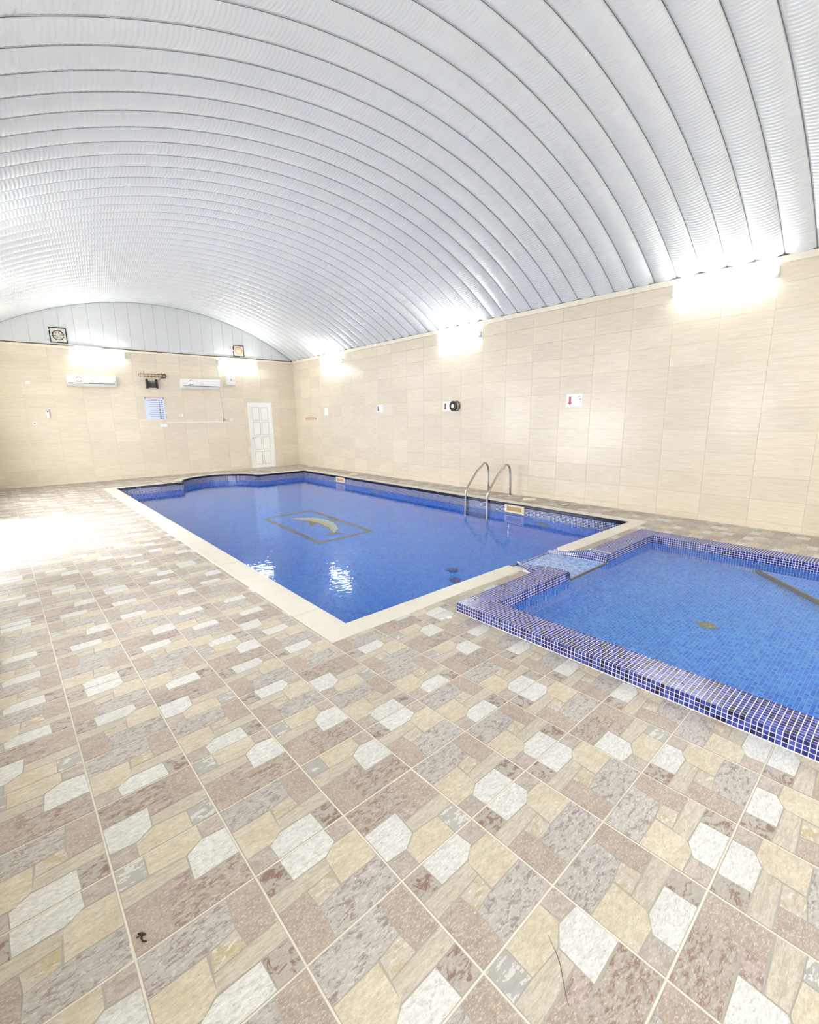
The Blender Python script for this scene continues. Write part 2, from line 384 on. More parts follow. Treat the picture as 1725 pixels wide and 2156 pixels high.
# ------------------------------------------------------------------ walls
def clip_rects(r, holes):
    out = [r]
    for (a0, a1, b0, b1) in holes:
        nx = []
        for (u0, u1, v0, v1) in out:
            if u1 <= a0 or u0 >= a1 or v1 <= b0 or v0 >= b1: nx.append((u0, u1, v0, v1)); continue
            if u0 < a0: nx.append((u0, a0, v0, v1))
            if u1 > a1: nx.append((a1, u1, v0, v1))
            m0, m1 = max(u0, a0), min(u1, a1)
            if v0 < b0: nx.append((m0, m1, v0, b0))
            if v1 > b1: nx.append((m0, m1, b1, v1))
        out = nx
    return out
TW, TH, TG = 0.611, 0.3116, 0.0014
def tile_wall(root, axis, u0, u1, uoff, holes, face, sign, limit_lo=None):
    """axis 'x': tiles on plane x=face (u is y); axis 'y': plane y=face (u is x). sign: direction into the room"""
    cache = {}; stuff = MB()
    ku = math.floor((u0 - uoff) / TW); us = []
    while uoff + ku * TW < u1: us.append(uoff + ku * TW); ku += 1
    zs = [0.098 + TH * k for k in range(-1, 12)]
    for u in us:
        for z in zs:
            r = (max(u, u0), min(u + TW, u1), max(z, 0), min(z + TH, ZW - 0.05))
            if r[1] - r[0] < 0.01 or r[3] - r[2] < 0.01: continue
            pcs = clip_rects(r, holes)
            t = 0.008 + rng.uniform(-0.0006, 0.0006)
            if limit_lo is not None and r[1] < limit_lo:
                for (a, b, c, d) in pcs:
                    g = TG / 2
                    if axis == 'x': stuff.box(min(face, face + sign * t), max(face, face + sign * t), a + g, b - g, c + g, d - g)
                    else: stuff.box(a + g, b - g, min(face, face + sign * t), max(face, face + sign * t), c + g, d - g)
                continue
            cu, cz = (r[0] + r[1]) / 2, (r[2] + r[3]) / 2
            key = tuple(round(x, 4) for p in pcs for x in (p[0] - cu, p[1] - cu, p[2] - cz, p[3] - cz))
            if key not in cache:
                b_ = MB()
                for (a, b, c, d) in pcs:
                    g = TG / 2; a -= cu; b -= cu; c -= cz; d -= cz; e = 0.0015
                    # slab with a small chamfer round the face
                    P0 = [(a + g, c + g), (b - g, c + g), (b - g, d - g), (a + g, d - g)]
                    P1 = [(a + g + e, c + g + e), (b - g - e, c + g + e), (b - g - e, d - g - e), (a + g + e, d - g - e)]
                    vs = [(p, 0.0) for p in P0] + [(p, 0.0068) for p in P0] + [(p, 0.008) for p in P1]
                    vv = [((sign * h, p[0], p[1]) if axis == 'x' else (p[0], sign * h, p[1])) for p, h in vs]
                    fc = [(i, (i + 1) % 4, 4 + (i + 1) % 4, 4 + i) for i in range(4)] + [(4 + i, 4 + (i + 1) % 4, 8 + (i + 1) % 4, 8 + i) for i in range(4)] + [(8, 9, 10, 11)]
                    b_.add(vv, fc)
                cache[key] = b_.mesh('wall_tile', MAT['wall_tile'])
            o = bpy.data.objects.new('wall_tile', cache[key])
            o.location = (face, cu, cz) if axis == 'x' else (cu, face, cz)
            o.rotation_euler = (0, rng.normal(0, 0.0011), rng.normal(0, 0.0011)) if axis == 'x' else (rng.normal(0, 0.0011), 0, rng.normal(0, 0.0011))
            link(o, root)
    if stuff.f: tag(stuff.build('wall_tiles', MAT['wall_tile'], root), kind='stuff')

wr = tag(box('wall_right', MAT['wall_grout'], None, XR, XR + 0.2, YB - 0.2, YF + 0.2, -0.05, ZW - 0.03), 'long cream tiled wall beside the swimming pool', 'wall', kind='structure')
tile_wall(wr, 'x', YB, YF, 1.622 - 10 * TW, [], XR, -1, limit_lo=0.45)
DX0, DX1, DZ1 = 6.03, 6.86, 2.14
wf = MB()
for r in clip_rects((XL - 0.2, XR, -0.05, ZW - 0.03), [(DX0, DX1, -1, DZ1)]): wf.box(r[0], r[1], YF, YF + 0.2, r[2], r[3])
wf = tag(wf.build('wall_far', MAT['wall_grout']), 'cream tiled end wall with the white door and two air conditioners', 'wall', kind='structure')
tile_wall(wf, 'y', XL, XR, XR - 14 * TW, [(DX0, DX1, -1, DZ1)], YF, -1)
# left wall with a wide open doorway to the daylight; out of the frame
OY0, OY1, OZ = 6.9, 9.9, 2.2
wl = MB()
for r in clip_rects((YB - 0.2, YF + 0.2, -0.05, ZW), [(OY0, OY1, -1, OZ), (11.0, 12.6, 0.7, 2.5), (3.2, 4.4, 0.9, 2.2), (-0.7, 0.4, 0.9, 2.2)]): wl.box(XL - 0.2, XL, r[0], r[1], r[2], r[3])  # besides the doorway, smaller unseen openings added for daylight fill
tag(wl.build('wall_left', MAT['wall_plaster']), 'cream side wall with a wide daylight doorway and added fill-light openings', 'wall', kind='structure')
wk = MB()
for r in clip_rects((XL - 0.2, XR + 0.2, -0.05, 5.2), [(1.2, 2.5, 0.8, 2.3), (4.4, 5.7, 0.8, 2.3)]): wk.box(r[0], r[1], YB - 0.2, YB, r[2], r[3])  # unseen openings added to let in even frontal daylight
tag(wk.build('wall_back', MAT['wall_plaster']), 'cream wall with two added fill-light openings behind the viewer', 'wall', kind='structure')
tag(box('ground_outside', MAT['concrete'], None, -14, 22, -16, 26, -2.2, -2.0), 'pale concrete yard outside the doorway', 'ground', kind='structure')
# ledges at the foot of the roof
t1 = tag(box('trim_1', MAT['ledge'], None, XR - 0.035, XR + 0.2, YB, YF, ZW - 0.055, ZW + 0.03, bevel=0.006), 'cream ledge along the top of the long tiled wall', 'ledge', kind='structure')
box('seal', MAT['rusty_seal'], t1, XR + 0.085, XR + 0.25, YB - 0.2, YF + 0.2, ZW + 0.03, ZW + 0.40)  # added dark backing that blocks daylight leaking through the panel gaps
st = MB(); y = YB
while y < YF - 0.3:                        # torn brown sealant strip under the panels
    l = random.uniform(0.25, 0.8); h = random.uniform(0.004, 0.016)
    st.box(XR - 0.03, XR + 0.08, y, min(y + l, YF), ZW + 0.03, ZW + 0.03 + h); y += l + random.uniform(0, 0.25)
tag(st.build('sealant', MAT['rusty_seal'], t1), kind='stuff')
t2 = tag(box('trim_2', MAT['ledge'], None, XL - 0.2, XL + 0.035, YB, YF, ZW - 0.03, ZW + 0.03), 'cream ledge along the top of the side wall', 'ledge', kind='structure')
box('seal', MAT['rusty_seal'], t2, XL - 0.25, XL - 0.085, YB - 0.2, YF + 0.2, ZW + 0.03, ZW + 0.40)  # same added backing against daylight leaks on this side
# gable above the far wall
gb = tag(box('wall_gable', MAT['gable_joint'], None, XL - 0.2, XR + 0.2, YF + 0.03, YF + 0.12, ZW - 0.03, 4.95), 'pale grey sheet gable filling the arch above the end wall', 'wall', kind='structure')
x = XL - 0.04
while x < XR:
    a, b_ = x + 0.002, min(x + RW - 0.002, XR + 0.05); pts = []
    for i in range(7):
        xx = b_ + (a - b_) * i / 6; zz = AZ + math.sqrt(max(0, (AR + 0.07) ** 2 - (xx - AX) ** 2)); pts.append((xx, max(zz, ZW + 0.01)))
    poly = [(a, ZW - 0.02), (b_, ZW - 0.02)] + pts
    g = MB(); n = len(poly); g.add([(p[0], YF + 0.012, p[1]) for p in poly] + [(p[0], YF + 0.03, p[1]) for p in poly],
        [tuple(range(n))] + [(i, n + i, n + (i + 1) % n, (i + 1) % n) for i in range(n)])
    g.build('gable_panel', MAT['gable_paint'], gb); x += RW
box('seal', MAT['rusty_seal'], gb, XL, XR, YF - 0.012, YF + 0.02, ZW + 0.005, ZW + 0.03)
tag(box('trim_3', MAT['ledge'], None, XL, XR - 0.036, YF - 0.02, YF + 0.03, ZW - 0.052, ZW + 0.005), 'thin cream ledge along the top of the end wall', 'ledge', kind='structure')
# dark sealed line where the gable meets the roof
arcp = [(AX + (AR + 0.012) * math.sin(t), YF - 0.004, AZ + (AR + 0.012) * math.cos(t)) for t in np.linspace(-0.603, 0.603, 70)]
MB().tube(arcp, 0.012, 6).build('arch_seal', MAT['seam_gap_dirt'], gb)

# ------------------------------------------------------------------ floor: printed stoneware tiles
GX, GY, OX, OY, GT = 0.376171, 0.366141, 0.83731, 0.641882, 0.0141389
P_ = dict(brown=[(0, 1), (.24, 1), (.25, .71), (0, .71)], white=[(.24, 1), (.75, 1), (.76, .80), (.61, .71), (.25, .71)], pink=[(.75, 1), (1, 1), (1, .78), (.76, .79)],
    beige=[(1, .78), (1, .37), (.565, .37), (.585, .69), (.71, .78)], strip=[(0, .71), (.25, .71), (.60, .705), (.57, .545), (0, .52)], yellow=[(.57, .545), (.55, .365), (.31, .33), (.29, .525)],
    grey=[(1, .37), (1, 0), (.28, 0), (.31, .33), (.55, .365)], rose=[(0, .52), (.29, .525), (.31, .33), (.28, 0), (0, 0)])
Q_ = dict(pink=[(0, 0), (.23, 0), (.225, .21), (0, .235)], beige=[(.23, 0), (.74, 0), (.75, .285), (.42, .31), (.235, .205)], blue=[(.74, 0), (1, 0), (1, .285), (.75, .285)],
    white=[(0, .24), (0, .63), (.44, .635), (.415, .315), (.25, .215)], strip=[(.42, .31), (.755, .285), (1, .285), (1, .49), (.43, .47)], red=[(.44, .64), (.69, .655), (.69, .495), (.43, .47)],
    rust=[(0, 1), (.695, 1), (.69, .66), (0, .635)], rose=[(.695, 1), (1, 1), (1, .49), (.69, .495)])
KNOWN = {(0, 0): 'P0', (0, 1): 'Q0', (0, 2): 'Q1', (1, 0): 'P0', (1, 1): 'P1', (1, 2): 'P0', (2, 1): 'P1', (2, 0): 'P0', (3, 0): 'Q0', (1, -1): 'P1', (2, -1): 'P1', (3, -1): 'P0',
    (0, -1): 'Q1', (-1, 0): 'P1', (-1, 1): 'P0', (-1, 2): 'P1', (-2, 1): 'P1', (-2, 2): 'Q1', (-2, 3): 'Q0', (-1, 3): 'Q1'}
def inset(poly, d):
    n = len(poly); a = sum(poly[i][0] * poly[(i + 1) % n][1] - poly[(i + 1) % n][0] * poly[i][1] for i in range(n))
    if a < 0: poly = poly[::-1]
    L = []
    for i in range(n):
        (x0, y0), (x1, y1) = poly[i], poly[(i + 1) % n]; l = math.hypot(x1 - x0, y1 - y0) or 1e-9
        nx, ny = -(y1 - y0) / l, (x1 - x0) / l; L.append((nx, ny, nx * x0 + ny * y0 + d))
    out = []
    for i in range(n):
        a1, b1, c1 = L[i - 1]; a2, b2, c2 = L[i]; de = a1 * b2 - a2 * b1
        if abs(de) < 0.05: out.append((poly[i][0] + a2 * d, poly[i][1] + b2 * d))
        else: out.append(((c1 * b2 - c2 * b1) / de, (a1 * c2 - a2 * c1) / de))
    return out
def clip_poly(poly, conv):
    n = len(conv)
    for i in range(n):
        (x0, y0), (x1, y1) = conv[i], conv[(i + 1) % n]; out = []
        def side(p): return (x1 - x0) * (p[1] - y0) - (y1 - y0) * (p[0] - x0)
        for k in range(len(poly)):
            p, q = poly[k], poly[(k + 1) % len(poly)]; sp_, sq = side(p), side(q)
            if sp_ >= 0: out.append(p)
            if (sp_ > 0 and sq < 0) or (sp_ < 0 and sq > 0):
                t = sp_ / (sp_ - sq); out.append((p[0] + t * (q[0] - p[0]), p[1] + t * (q[1] - p[1])))
        poly = out
        if len(poly) < 3: return []
    a = abs(sum(poly[i][0] * poly[(i + 1) % len(poly)][1] - poly[(i + 1) % len(poly)][0] * poly[i][1] for i in range(len(poly)))) / 2
    return poly if a > 2e-6 else []
def rect(x0, x1, y0, y1): return [(x0, y0), (x1, y0), (x1, y1), (x0, y1)]
CO0, CO1, CN, CF = PX0 - CW, PX1 + CW, PY0 - 0.19, PY1 + CW      # outer edge of the coping
REG = [rect(XL, CO0, YB, YF), rect(CO1, XR, CN, YF), rect(CO0, RX0, YB, CN), rect(RX1, XR, YB, CN), rect(RX0, 3.86, RY1, CN), rect(4.92, RX1, RY1, CN)]
BO = BR + CW; xs = [CO0, BC - BO] + [BC - BO * math.cos(math.pi * i / 16) for i in range(1, 16)] + [BC + BO, CO1]
def yb(x):
    d = BO * BO - (x - BC) ** 2; return max(CF, PY1 + math.sqrt(d)) if d > 0 else CF
for a, b_ in zip(xs[:-1], xs[1:]):
    REG.append([(a, yb(a)), (b_, yb(b_)), (b_, YF), (a, YF)])
floor = MB()
for r in REG: floor.prism(r, -0.06, -0.0018)
floor = tag(floor.build('floor', MAT['grout_cream']), 'deck of stone-patterned beige and rose ceramic tiles round both pools', 'floor', kind='structure')
ct, stt = math.cos(GT), math.sin(GT)
def g2w(u, v): X = OX + u * GX; Y = OY + v * GY; return (X * ct - Y * stt, X * stt + Y * ct)
def tile_polys(code):
    d = P_ if code[0] == 'P' else Q_; out = []
    g = 0.0085
    for nm, poly in d.items():
        q = [(min(max(a, g), 1 - g), min(max(b, g), 1 - g)) for a, b in poly]
        q = inset(q, 0.0055)
        if code[1] == '1': q = [(1 - a, 1 - b) for a, b in q]
        out.append((nm, q))
    body = [(g, g), (1 - g, g), (1 - g, 1 - g), (g, 1 - g)]
    return out, body
tiles = []
for i in range(-8, 24):
    for j in range(-12, 44):
        cs = [g2w(i, j), g2w(i + 1, j), g2w(i + 1, j + 1), g2w(i, j + 1)]
        if max(c[0] for c in cs) < XL or min(c[0] for c in cs) > XR or max(c[1] for c in cs) < YB or min(c[1] for c in cs) > YF: continue
        code = KNOWN.get((i, j)) or random.choice(['P0', 'P1', 'P0', 'P1', 'Q0', 'Q1'])
        polys, body = tile_polys(code)
        wp = [(nm, [g2w(i + a, j + b) for a, b in q]) for nm, q in polys]; wb = [g2w(i + a, j + b) for a, b in body]
        pieces = []; whole = False
        for r in REG:
            bb = clip_poly(wb, r)
            if not bb: continue
            if len(bb) == 4 and all(math.hypot(p[0] - q[0], p[1] - q[1]) < 1e-6 for p, q in zip(sorted(bb), sorted(wb))): whole = True
            pieces.append((bb, [(nm, c) for nm, c in ((nm, clip_poly(q, r)) for nm, q in wp) if c]))
        if not pieces: continue
        o = g2w(i + .5, j + .5)
        ar = sum(parea([(p[0], p[1], 0) for p in bb]) for bb, _ in pieces)
        tiles.append((ar, code if whole else None, o, pieces))
tiles.sort(key=lambda t: -t[0])
tmesh = {}; stuff = MB(); FM = [MAT[s] for s in STN]
def add_tile(mb, pieces, ox, oy):
    for bb, st_ in pieces:
        mb.prism([(p[0] - ox, p[1] - oy) for p in bb], -0.0030, -0.0010, 0, bottom=False)
        for nm, c in st_:
            mb.prism([(p[0] - ox, p[1] - oy) for p in c], -0.0010, 0.0, STN.index(nm), bottom=False)
for n_, (ar, code, o, pieces) in enumerate(tiles):
    if n_ < 300 and ar > 0:
        if code and code in tmesh: me = tmesh[code]
        else:
            b_ = MB(); add_tile(b_, pieces, o[0], o[1]); me = b_.mesh('floor_tile', FM)
            if code: tmesh[code] = me
        ob = bpy.data.objects.new('floor_tile', me); ob.location = (o[0], o[1], rng.uniform(-0.0004, 0.0004)); ob.rotation_euler = (rng.normal(0, 0.0008), rng.normal(0, 0.0008), 0); link(ob, floor)
    else: add_tile(stuff, pieces, 0, 0)
tag(stuff.build('floor_tiles', FM, floor), kind='stuff')
# crack across the near tile
cr = [(1.056, .584), (1.039, .554), (1.032, .541), (1.013, .515), (.983, .488), (.955, .461), (.943, .446)]
b_ = MB(); v = []
for i, (x, y) in enumerate(cr):
    w = 0.0007 * (0.4 + math.sin(math.pi * (i + .5) / len(cr))); v += [(x - w, y + w, 0.0006), (x + w, y - w, 0.0006)]
b_.add(v, [(2 * i, 2 * i + 1, 2 * i + 3, 2 * i + 2) for i in range(len(cr) - 1)]).build('crack', MAT['umber'], floor)

# ------------------------------------------------------------------ swimming pool
pool = tag(empty('swimming_pool', ((PX0 + PX1) / 2, (PY0 + PY1) / 2, 0)), 'large sunken swimming pool with a round bay at its far end', 'swimming pool')
PO = pool.location
def PT(mb, name, mats, smooth=False, bevel=0, kind=None, root=None):
    root = root or pool; l = root.location
    mb.v = [(p[0] - l[0], p[1] - l[1], p[2] - l[2]) for p in mb.v]
    o = mb.build(name, mats, root, smooth, bevel)
    if kind: o['kind'] = kind
    return o
bay = [(BC + BR * math.cos(math.pi * i / 32), PY1 + BR * math.sin(math.pi * i / 32)) for i in range(33)]
outline = [(PX0, PY0), (PX1, PY0), (PX1, PY1)] + bay + [(PX0, PY1)]
b_ = MB(); n = len(outline)
b_.add([(p[0], p[1], -0.005) for p in outline] + [(p[0], p[1], WM - 0.03) for p in outline], [((i + 1) % n, i, n + i, n + (i + 1) % n) for i in range(n)], 0)
b_.add([(p[0], p[1], WM - 0.03) for p in outline] + [(p[0], p[1], PD) for p in outline], [((i + 1) % n, i, n + i, n + (i + 1) % n) for i in range(n)], 1)
b_.add([(p[0], p[1], PD) for p in outline], [tuple(range(n))], 1)
# gap in the rim wall where the spillway enters is above the waterline and left to the spillway itself
basin = b_
PT(basin, 'basin', [MAT['pool_wall_mosaic'], MAT['pool_floor_mosaic']])
ow = inset(outline, -0.002)
wt = MB().add([(p[0], p[1], WM) for p in ow], [tuple(range(len(ow)))]).build('pool_water', MAT['water_main'])
tag(wt, 'calm blue water filling the large swimming pool', 'water', kind='stuff')
# coping stones all round
def coping(poly): PT(MB().prism(poly, -0.03, 0.006), 'coping_stone', MAT['coping'], bevel=0.006)
g = 0.0015; y = CN
while y < PY1 - 0.05:
    y2 = min(y + 0.6, PY1)
    for xa, xb in ((CO0, PX0 + 0.012), (PX1 - 0.0, CO1)):
        ya = y
        coping(rect(xa + g, xb, max(ya, CN) + g, y2 - g))
    y += 0.6
x = PX0
while x < PX1 - 0.05:
    x2 = min(x + 0.6, PX1)
    if x2 - (PX1) > -0.1: x2 = PX1
    for r in clip_rects((x, x2, CN, PY0 + 0.012), [(SX0 - 0.12, SX1 + 0.14, 0, 5)]):
        if r[1] - r[0] > 0.03: coping(rect(r[0] + g, r[1] - g, r[2] + g, r[3]))
    for a, c in ((x, min(x2, BC - BR)), (max(x, BC + BR), x2)):
        if c - a > 0.03: coping(rect(a + g, c - g, PY1, CF))
    x = x2
for a in (CO0, PX1):
    coping(rect(a + g, a + CW - g, PY1 + g, CF))
for k in range(6):
    a0, a1 = math.pi * k / 6 + 0.0015, math.pi * (k + 1) / 6 - 0.0015; q = []
    for rr, sgn in ((BR, 1), (BO, -1)):
        for i in range(9):
            t = a0 + (a1 - a0) * (i if sgn > 0 else 8 - i) / 8
            p = (BC + rr * math.cos(t), PY1 + rr * math.sin(t))
            if rr == BO: p = (p[0], max(p[1], CF)) if p[1] < CF else p
            q.append(p)
    coping(q)
# dark edge tiles along the top of the pool wall (right side, far side, bay)
def edge_tile(p, q):
    d = Vector((q[0] - p[0], q[1] - p[1], 0)); l = d.length; d.normalize(); nrm = Vector((-d.y, d.x, 0))
    a = Vector((p[0], p[1], 0)) + d * 0.0015; c = Vector((q[0], q[1], 0)) - d * 0.0015
    b_ = MB(); v = []
    for e in (a, c):
        for off, z in ((0.0, -0.048), (0.012, -0.048), (0.014, -0.040), (0.014, -0.002), (0.008, 0.0065), (-0.006, 0.0072), (-0.006, -0.02)):
            pp = e + nrm * off; v.append((pp.x, pp.y, z))
    b_.add(v, [(i, (i + 1) % 7, 7 + (i + 1) % 7, 7 + i) for i in range(7)] + [tuple(range(6, -1, -1)), tuple(range(7, 14))])
    PT(b_, 'edge_tile', MAT['edge_navy'])
def run(p, q, l=0.25):
    n = max(1, round(math.dist(p, q) / l))
    for i in range(n): edge_tile((p[0] + (q[0] - p[0]) * i / n, p[1] + (q[1] - p[1]) * i / n), (p[0] + (q[0] - p[0]) * (i + 1) / n, p[1] + (q[1] - p[1]) * (i + 1) / n))
run((PX1, PY0), (PX1, PY1)); run((PX1, PY1), (BC + BR, PY1)); run((BC - BR, PY1), (PX0, PY1))
for i in range(16): edge_tile(bay[2 * i], bay[2 * i + 2])
# floor mosaic picture: rectangular border and a leaping dolphin
FX0, FX1, FY0, FY1, FB = 3.80, 4.98, 6.79, 9.15, 0.085; zf = PD
for r in ((FX0, FX1, FY0, FY0 + FB), (FX0, FX1, FY1 - FB, FY1), (FX0, FX0 + FB, FY0 + FB, FY1 - FB), (FX1 - FB, FX1, FY0 + FB, FY1 - FB)):
    PT(MB().prism(rect(*r), zf, zf + 0.006), 'mosaic_border', MAT['frame_mosaic'])
back = [(4.25, 8.74), (4.44, 8.68), (4.60, 8.57), (4.71, 8.41), (4.765, 8.2), (4.76, 8.0), (4.73, 7.8), (4.68, 7.6), (4.58, 7.42), (4.46, 7.29), (4.36, 7.2)]
bel = [(4.25, 8.74), (4.36, 8.52), (4.43, 8.36), (4.48, 8.2), (4.505, 8.05), (4.51, 7.9), (4.50, 7.74), (4.48, 7.58), (4.44, 7.44), (4.39, 7.3), (4.36, 7.2)]
mid = [((a[0] * .45 + b[0] * .55), (a[1] * .45 + b[1] * .55)) for a, b in zip(back, bel)]
def ribbon(A, B, name, mat, z):
    b_ = MB()
    for i in range(len(A) - 1):
        q = [A[i], A[i + 1], B[i + 1], B[i]]
        if math.dist(A[i], B[i]) < 1e-6: q = [A[i], A[i + 1], B[i + 1]]
        elif math.dist(A[i + 1], B[i + 1]) < 1e-6: q = [A[i], A[i + 1], B[i]]
        b_.prism(q, zf, zf + z)
    PT(b_, name, MAT[mat])
def out(A, s):
    c = mid; return [(a[0] + s * (a[0] - m[0]) / (math.dist(a, m) + 1e-6) * 0.022, a[1] + s * (a[1] - m[1]) / (math.dist(a, m) + 1e-6) * 0.022) for a, m in zip(A, c)]
ribbon(out(back, 1), out(bel, 1), 'dolphin_outline', 'umber', 0.004)
ribbon(back, mid, 'dolphin_back', 'aqua', 0.007); ribbon(mid, bel, 'dolphin_belly', 'sand', 0.007)
for nm, q in (('dolphin_fin', [(4.74, 8.2), (4.96, 7.92), (4.74, 7.9)]), ('dolphin_flipper', [(4.45, 8.3), (4.31, 8.05), (4.28, 7.93), (4.38, 7.95), (4.50, 8.06)]),
              ('dolphin_fluke', [(4.40, 7.24), (4.10, 7.19), (4.34, 7.12), (4.49, 6.98), (4.43, 7.2)])):
    PT(MB().prism(q, zf, zf + 0.0045), nm, MAT['umber'])
# skimmers, underwater fittings, floor drains
for ya, yc, za, zb in ((4.73, 5.16, -0.165, -0.022), (10.62, 11.05, -0.165, -0.022)):
    sk = MB(); X = PX1
    for r in clip_rects((ya, yc, za, zb), [(ya + 0.05, yc - 0.05, za + 0.03, zb - 0.03)]): sk.box(X - 0.022, X + 0.002, r[0], r[1], r[2], r[3])
    s_ = PT(sk, 'skimmer', MAT['cream_plastic'])
    i_ = MB().box(X - 0.004, X - 0.001, ya + 0.045, yc - 0.045, za + 0.025, zb - 0.025)
    i_.v = [(p[0] - PO[0], p[1] - PO[1], p[2]) for p in i_.v]; i_.build('skimmer_mouth', MAT['tan_inside'], s_)
for yy in (4.35, 9.2):
    b_ = MB().ring((PX1, yy, -0.54), (-1, 0, 0), [(0.145, 0), (0.145, 0.02), (0.12, 0.032), (0.085, 0.022), (0.08, 0.004), (0.0, 0.004)])
    PT(b_, 'pool_light', MAT['teal_ring'], smooth=True)
for xx, yy in ((4.63, 4.40), (4.40, 4.13)):
    PT(MB().ring((xx, yy, PD), (0, 0, 1), [(0.085, 0), (0.085, 0.012), (0.065, 0.02), (0.0, 0.02)]), 'floor_drain', MAT['drain_blue'])

# ------------------------------------------------------------------ paddling pool with mosaic rim
kid = tag(empty('paddling_pool', (RX0, 0.0, 0)), 'raised paddling pool with a blue mosaic rim and white grout', 'paddling pool')
def KT(mb, name, mats, smooth=False, bevel=0, kind=None): return PT(mb, name, mats, smooth, bevel, kind, root=kid)
e = 0.0010                                   # pieces stand this much proud of the grout bed
core = MB()
core.box(RX0 + e, KX0 - e, KYN - 0.25, RY1 - e, -0.05, RIM - e); core.box(KX1 + e, RX1 - e, KYN - 0.25, RY1 - e, -0.05, RIM - e)
core.box(KX0 - e, SX0 - 0.09, KY1 + e, RY1 - e, -0.05, RIM - e); core.box(SX1 + 0.09, KX1 + e, KY1 + e, RY1 - e, -0.05, RIM - e)
core.box(KX0 - e, KX1 + e, KYN - 0.25, KYN, -0.05, RIM - e)
KT(core, 'rim_bed', MAT['grout_white'])
bed = MB()
bed.add([(KX0, KYN, KD), (KX1, KYN, KD), (KX1, KY1 + e, KD), (KX0, KY1 + e, KD)], [(0, 1, 2, 3)])
KT(bed, 'floor_bed', MAT['kid_grout'])
wb_ = MB()
for a, c in (((KX0 - e, KYN), (KX0 - e, KY1 + e)), ((KX0 - e, KY1 + e), (KX1 + e, KY1 + e)), ((KX1 + e, KY1 + e), (KX1 + e, KYN)), ((KX1 + e, KYN), (KX0 - e, KYN))):
    wb_.add([(a[0], a[1], -0.045), (c[0], c[1], -0.045), (c[0], c[1], KD), (a[0], a[1], KD)], [(0, 1, 2, 3)])
KT(wb_, 'wall_bed', MAT['grout_white'])
PIT = 0.0253
pieces = {'rim': [], 'kwall': [], 'kfloor': [], 'spill': []}
def grid(kind, o, du, dv, nu, nv, nrm, keep=None, pu=PIT, pv=PIT):
    o = np.array(o); du = np.array(du); dv = np.array(dv); nrm = np.array(nrm)
    for a in range(nu):
        for b in range(nv):
            c = o + du * pu * (a + .5) + dv * pv * (b + .5)
            if keep and not keep(c): continue
            pieces[kind].append((c, du * (pu / 2 - 0.0019), dv * (pv / 2 - 0.0019), nrm))
nA = int((RY1 - KYN) / PIT); nX = int(round((KX1 - KX0) / PIT)); nK = int((KY1 - KYN) / PIT)
grid('rim', (RX0 + e, RY1, RIM), (0, -1, 0), (0, 0, -1), nA, 3, (-1, 0, 0), pv=0.0268)                   # outer face
grid('rim', (RX0, RY1, RIM - e), (1, 0, 0), (0, -1, 0), 10, nA, (0, 0, 1))                                # top of the near-left rim
notsp = lambda c: not (SX0 - 0.125 < c[0] < SX1 + 0.125)
grid('rim', (KX0, RY1, RIM - e), (1, 0, 0), (0, -1, 0), nX, 9, (0, 0, 1), notsp, pv=(RY1 - KY1) / 9)      # top of the cross rim
grid('rim', (KX1, RY1, RIM - e), (1, 0, 0), (0, -1, 0), 10, nA, (0, 0, 1))                                # top of the far rim
grid('rim', (RX0, RY1 - e, RIM), (1, 0, 0), (0, 0, -1), int((RX1 - RX0) / PIT), 3, (0, 1, 0), notsp, pv=0.0268)
kz = lambda c: not (SX0 - 0.012 - max(0, c[2]) * 0.35 < c[0] < SX1 + 0.012 + max(0, c[2]) * 0.35) or c[2] < -0.03
grid('kwall', (KX0, KY1 + e, RIM), (1, 0, 0), (0, 0, -1), nX, 20, (0, -1, 0), kz)
grid('kwall', (KX1 + e, KY1, RIM), (0, -1, 0), (0, 0, -1), nK, 20, (-1, 0, 0))
grid('kwall', (KX0 - e, KY1, RIM), (0, -1, 0), (0, 0, -1), nK, 20, (1, 0, 0))
grid('kfloor', (KX0, KY1, KD), (1, 0, 0), (0, -1, 0), nX, nK, (0, 0, 1))
# corner step, cut at 45 degrees
SD = -0.315
sa, sb = (KX1, 1.10), (KX1 - 1.6, -0.50)
KT(MB().prism([(KX1, 1.10), (KX1, KYN), (KX1 - 2.5, KYN)], KD, SD), 'step_block', MAT['kid_grout'])
d = Vector((-1, -1, 0)).normalized(); nn = Vector((-1, 1, 0)).normalized()
b_ = MB(); a = Vector((KX1, 1.10, 0)); c = Vector((KX1 - 2.5, KYN, 0))
b_.add([(*(a + nn * 0.006).xy, KD), (*(c + nn * 0.006).xy, KD), (*(c + nn * 0.006).xy, SD + 0.006), (*(a + nn * 0.006).xy, SD + 0.006), (*(a - nn * 0.02).xy, SD + 0.006), (*(c - nn * 0.02).xy, SD + 0.006)], [(0, 1, 2, 3), (3, 2, 5, 4)])
KT(b_, 'step_nosing', MAT['step_stone'])
grid('kfloor', (KX1 - 2.5, 1.10, SD), (1, 0, 0), (0, -1, 0), 98, 98, (0, 0, 1), lambda c: (c[0] - KX1) + (1.10 - c[1]) > 0.05 and c[1] > KYN)
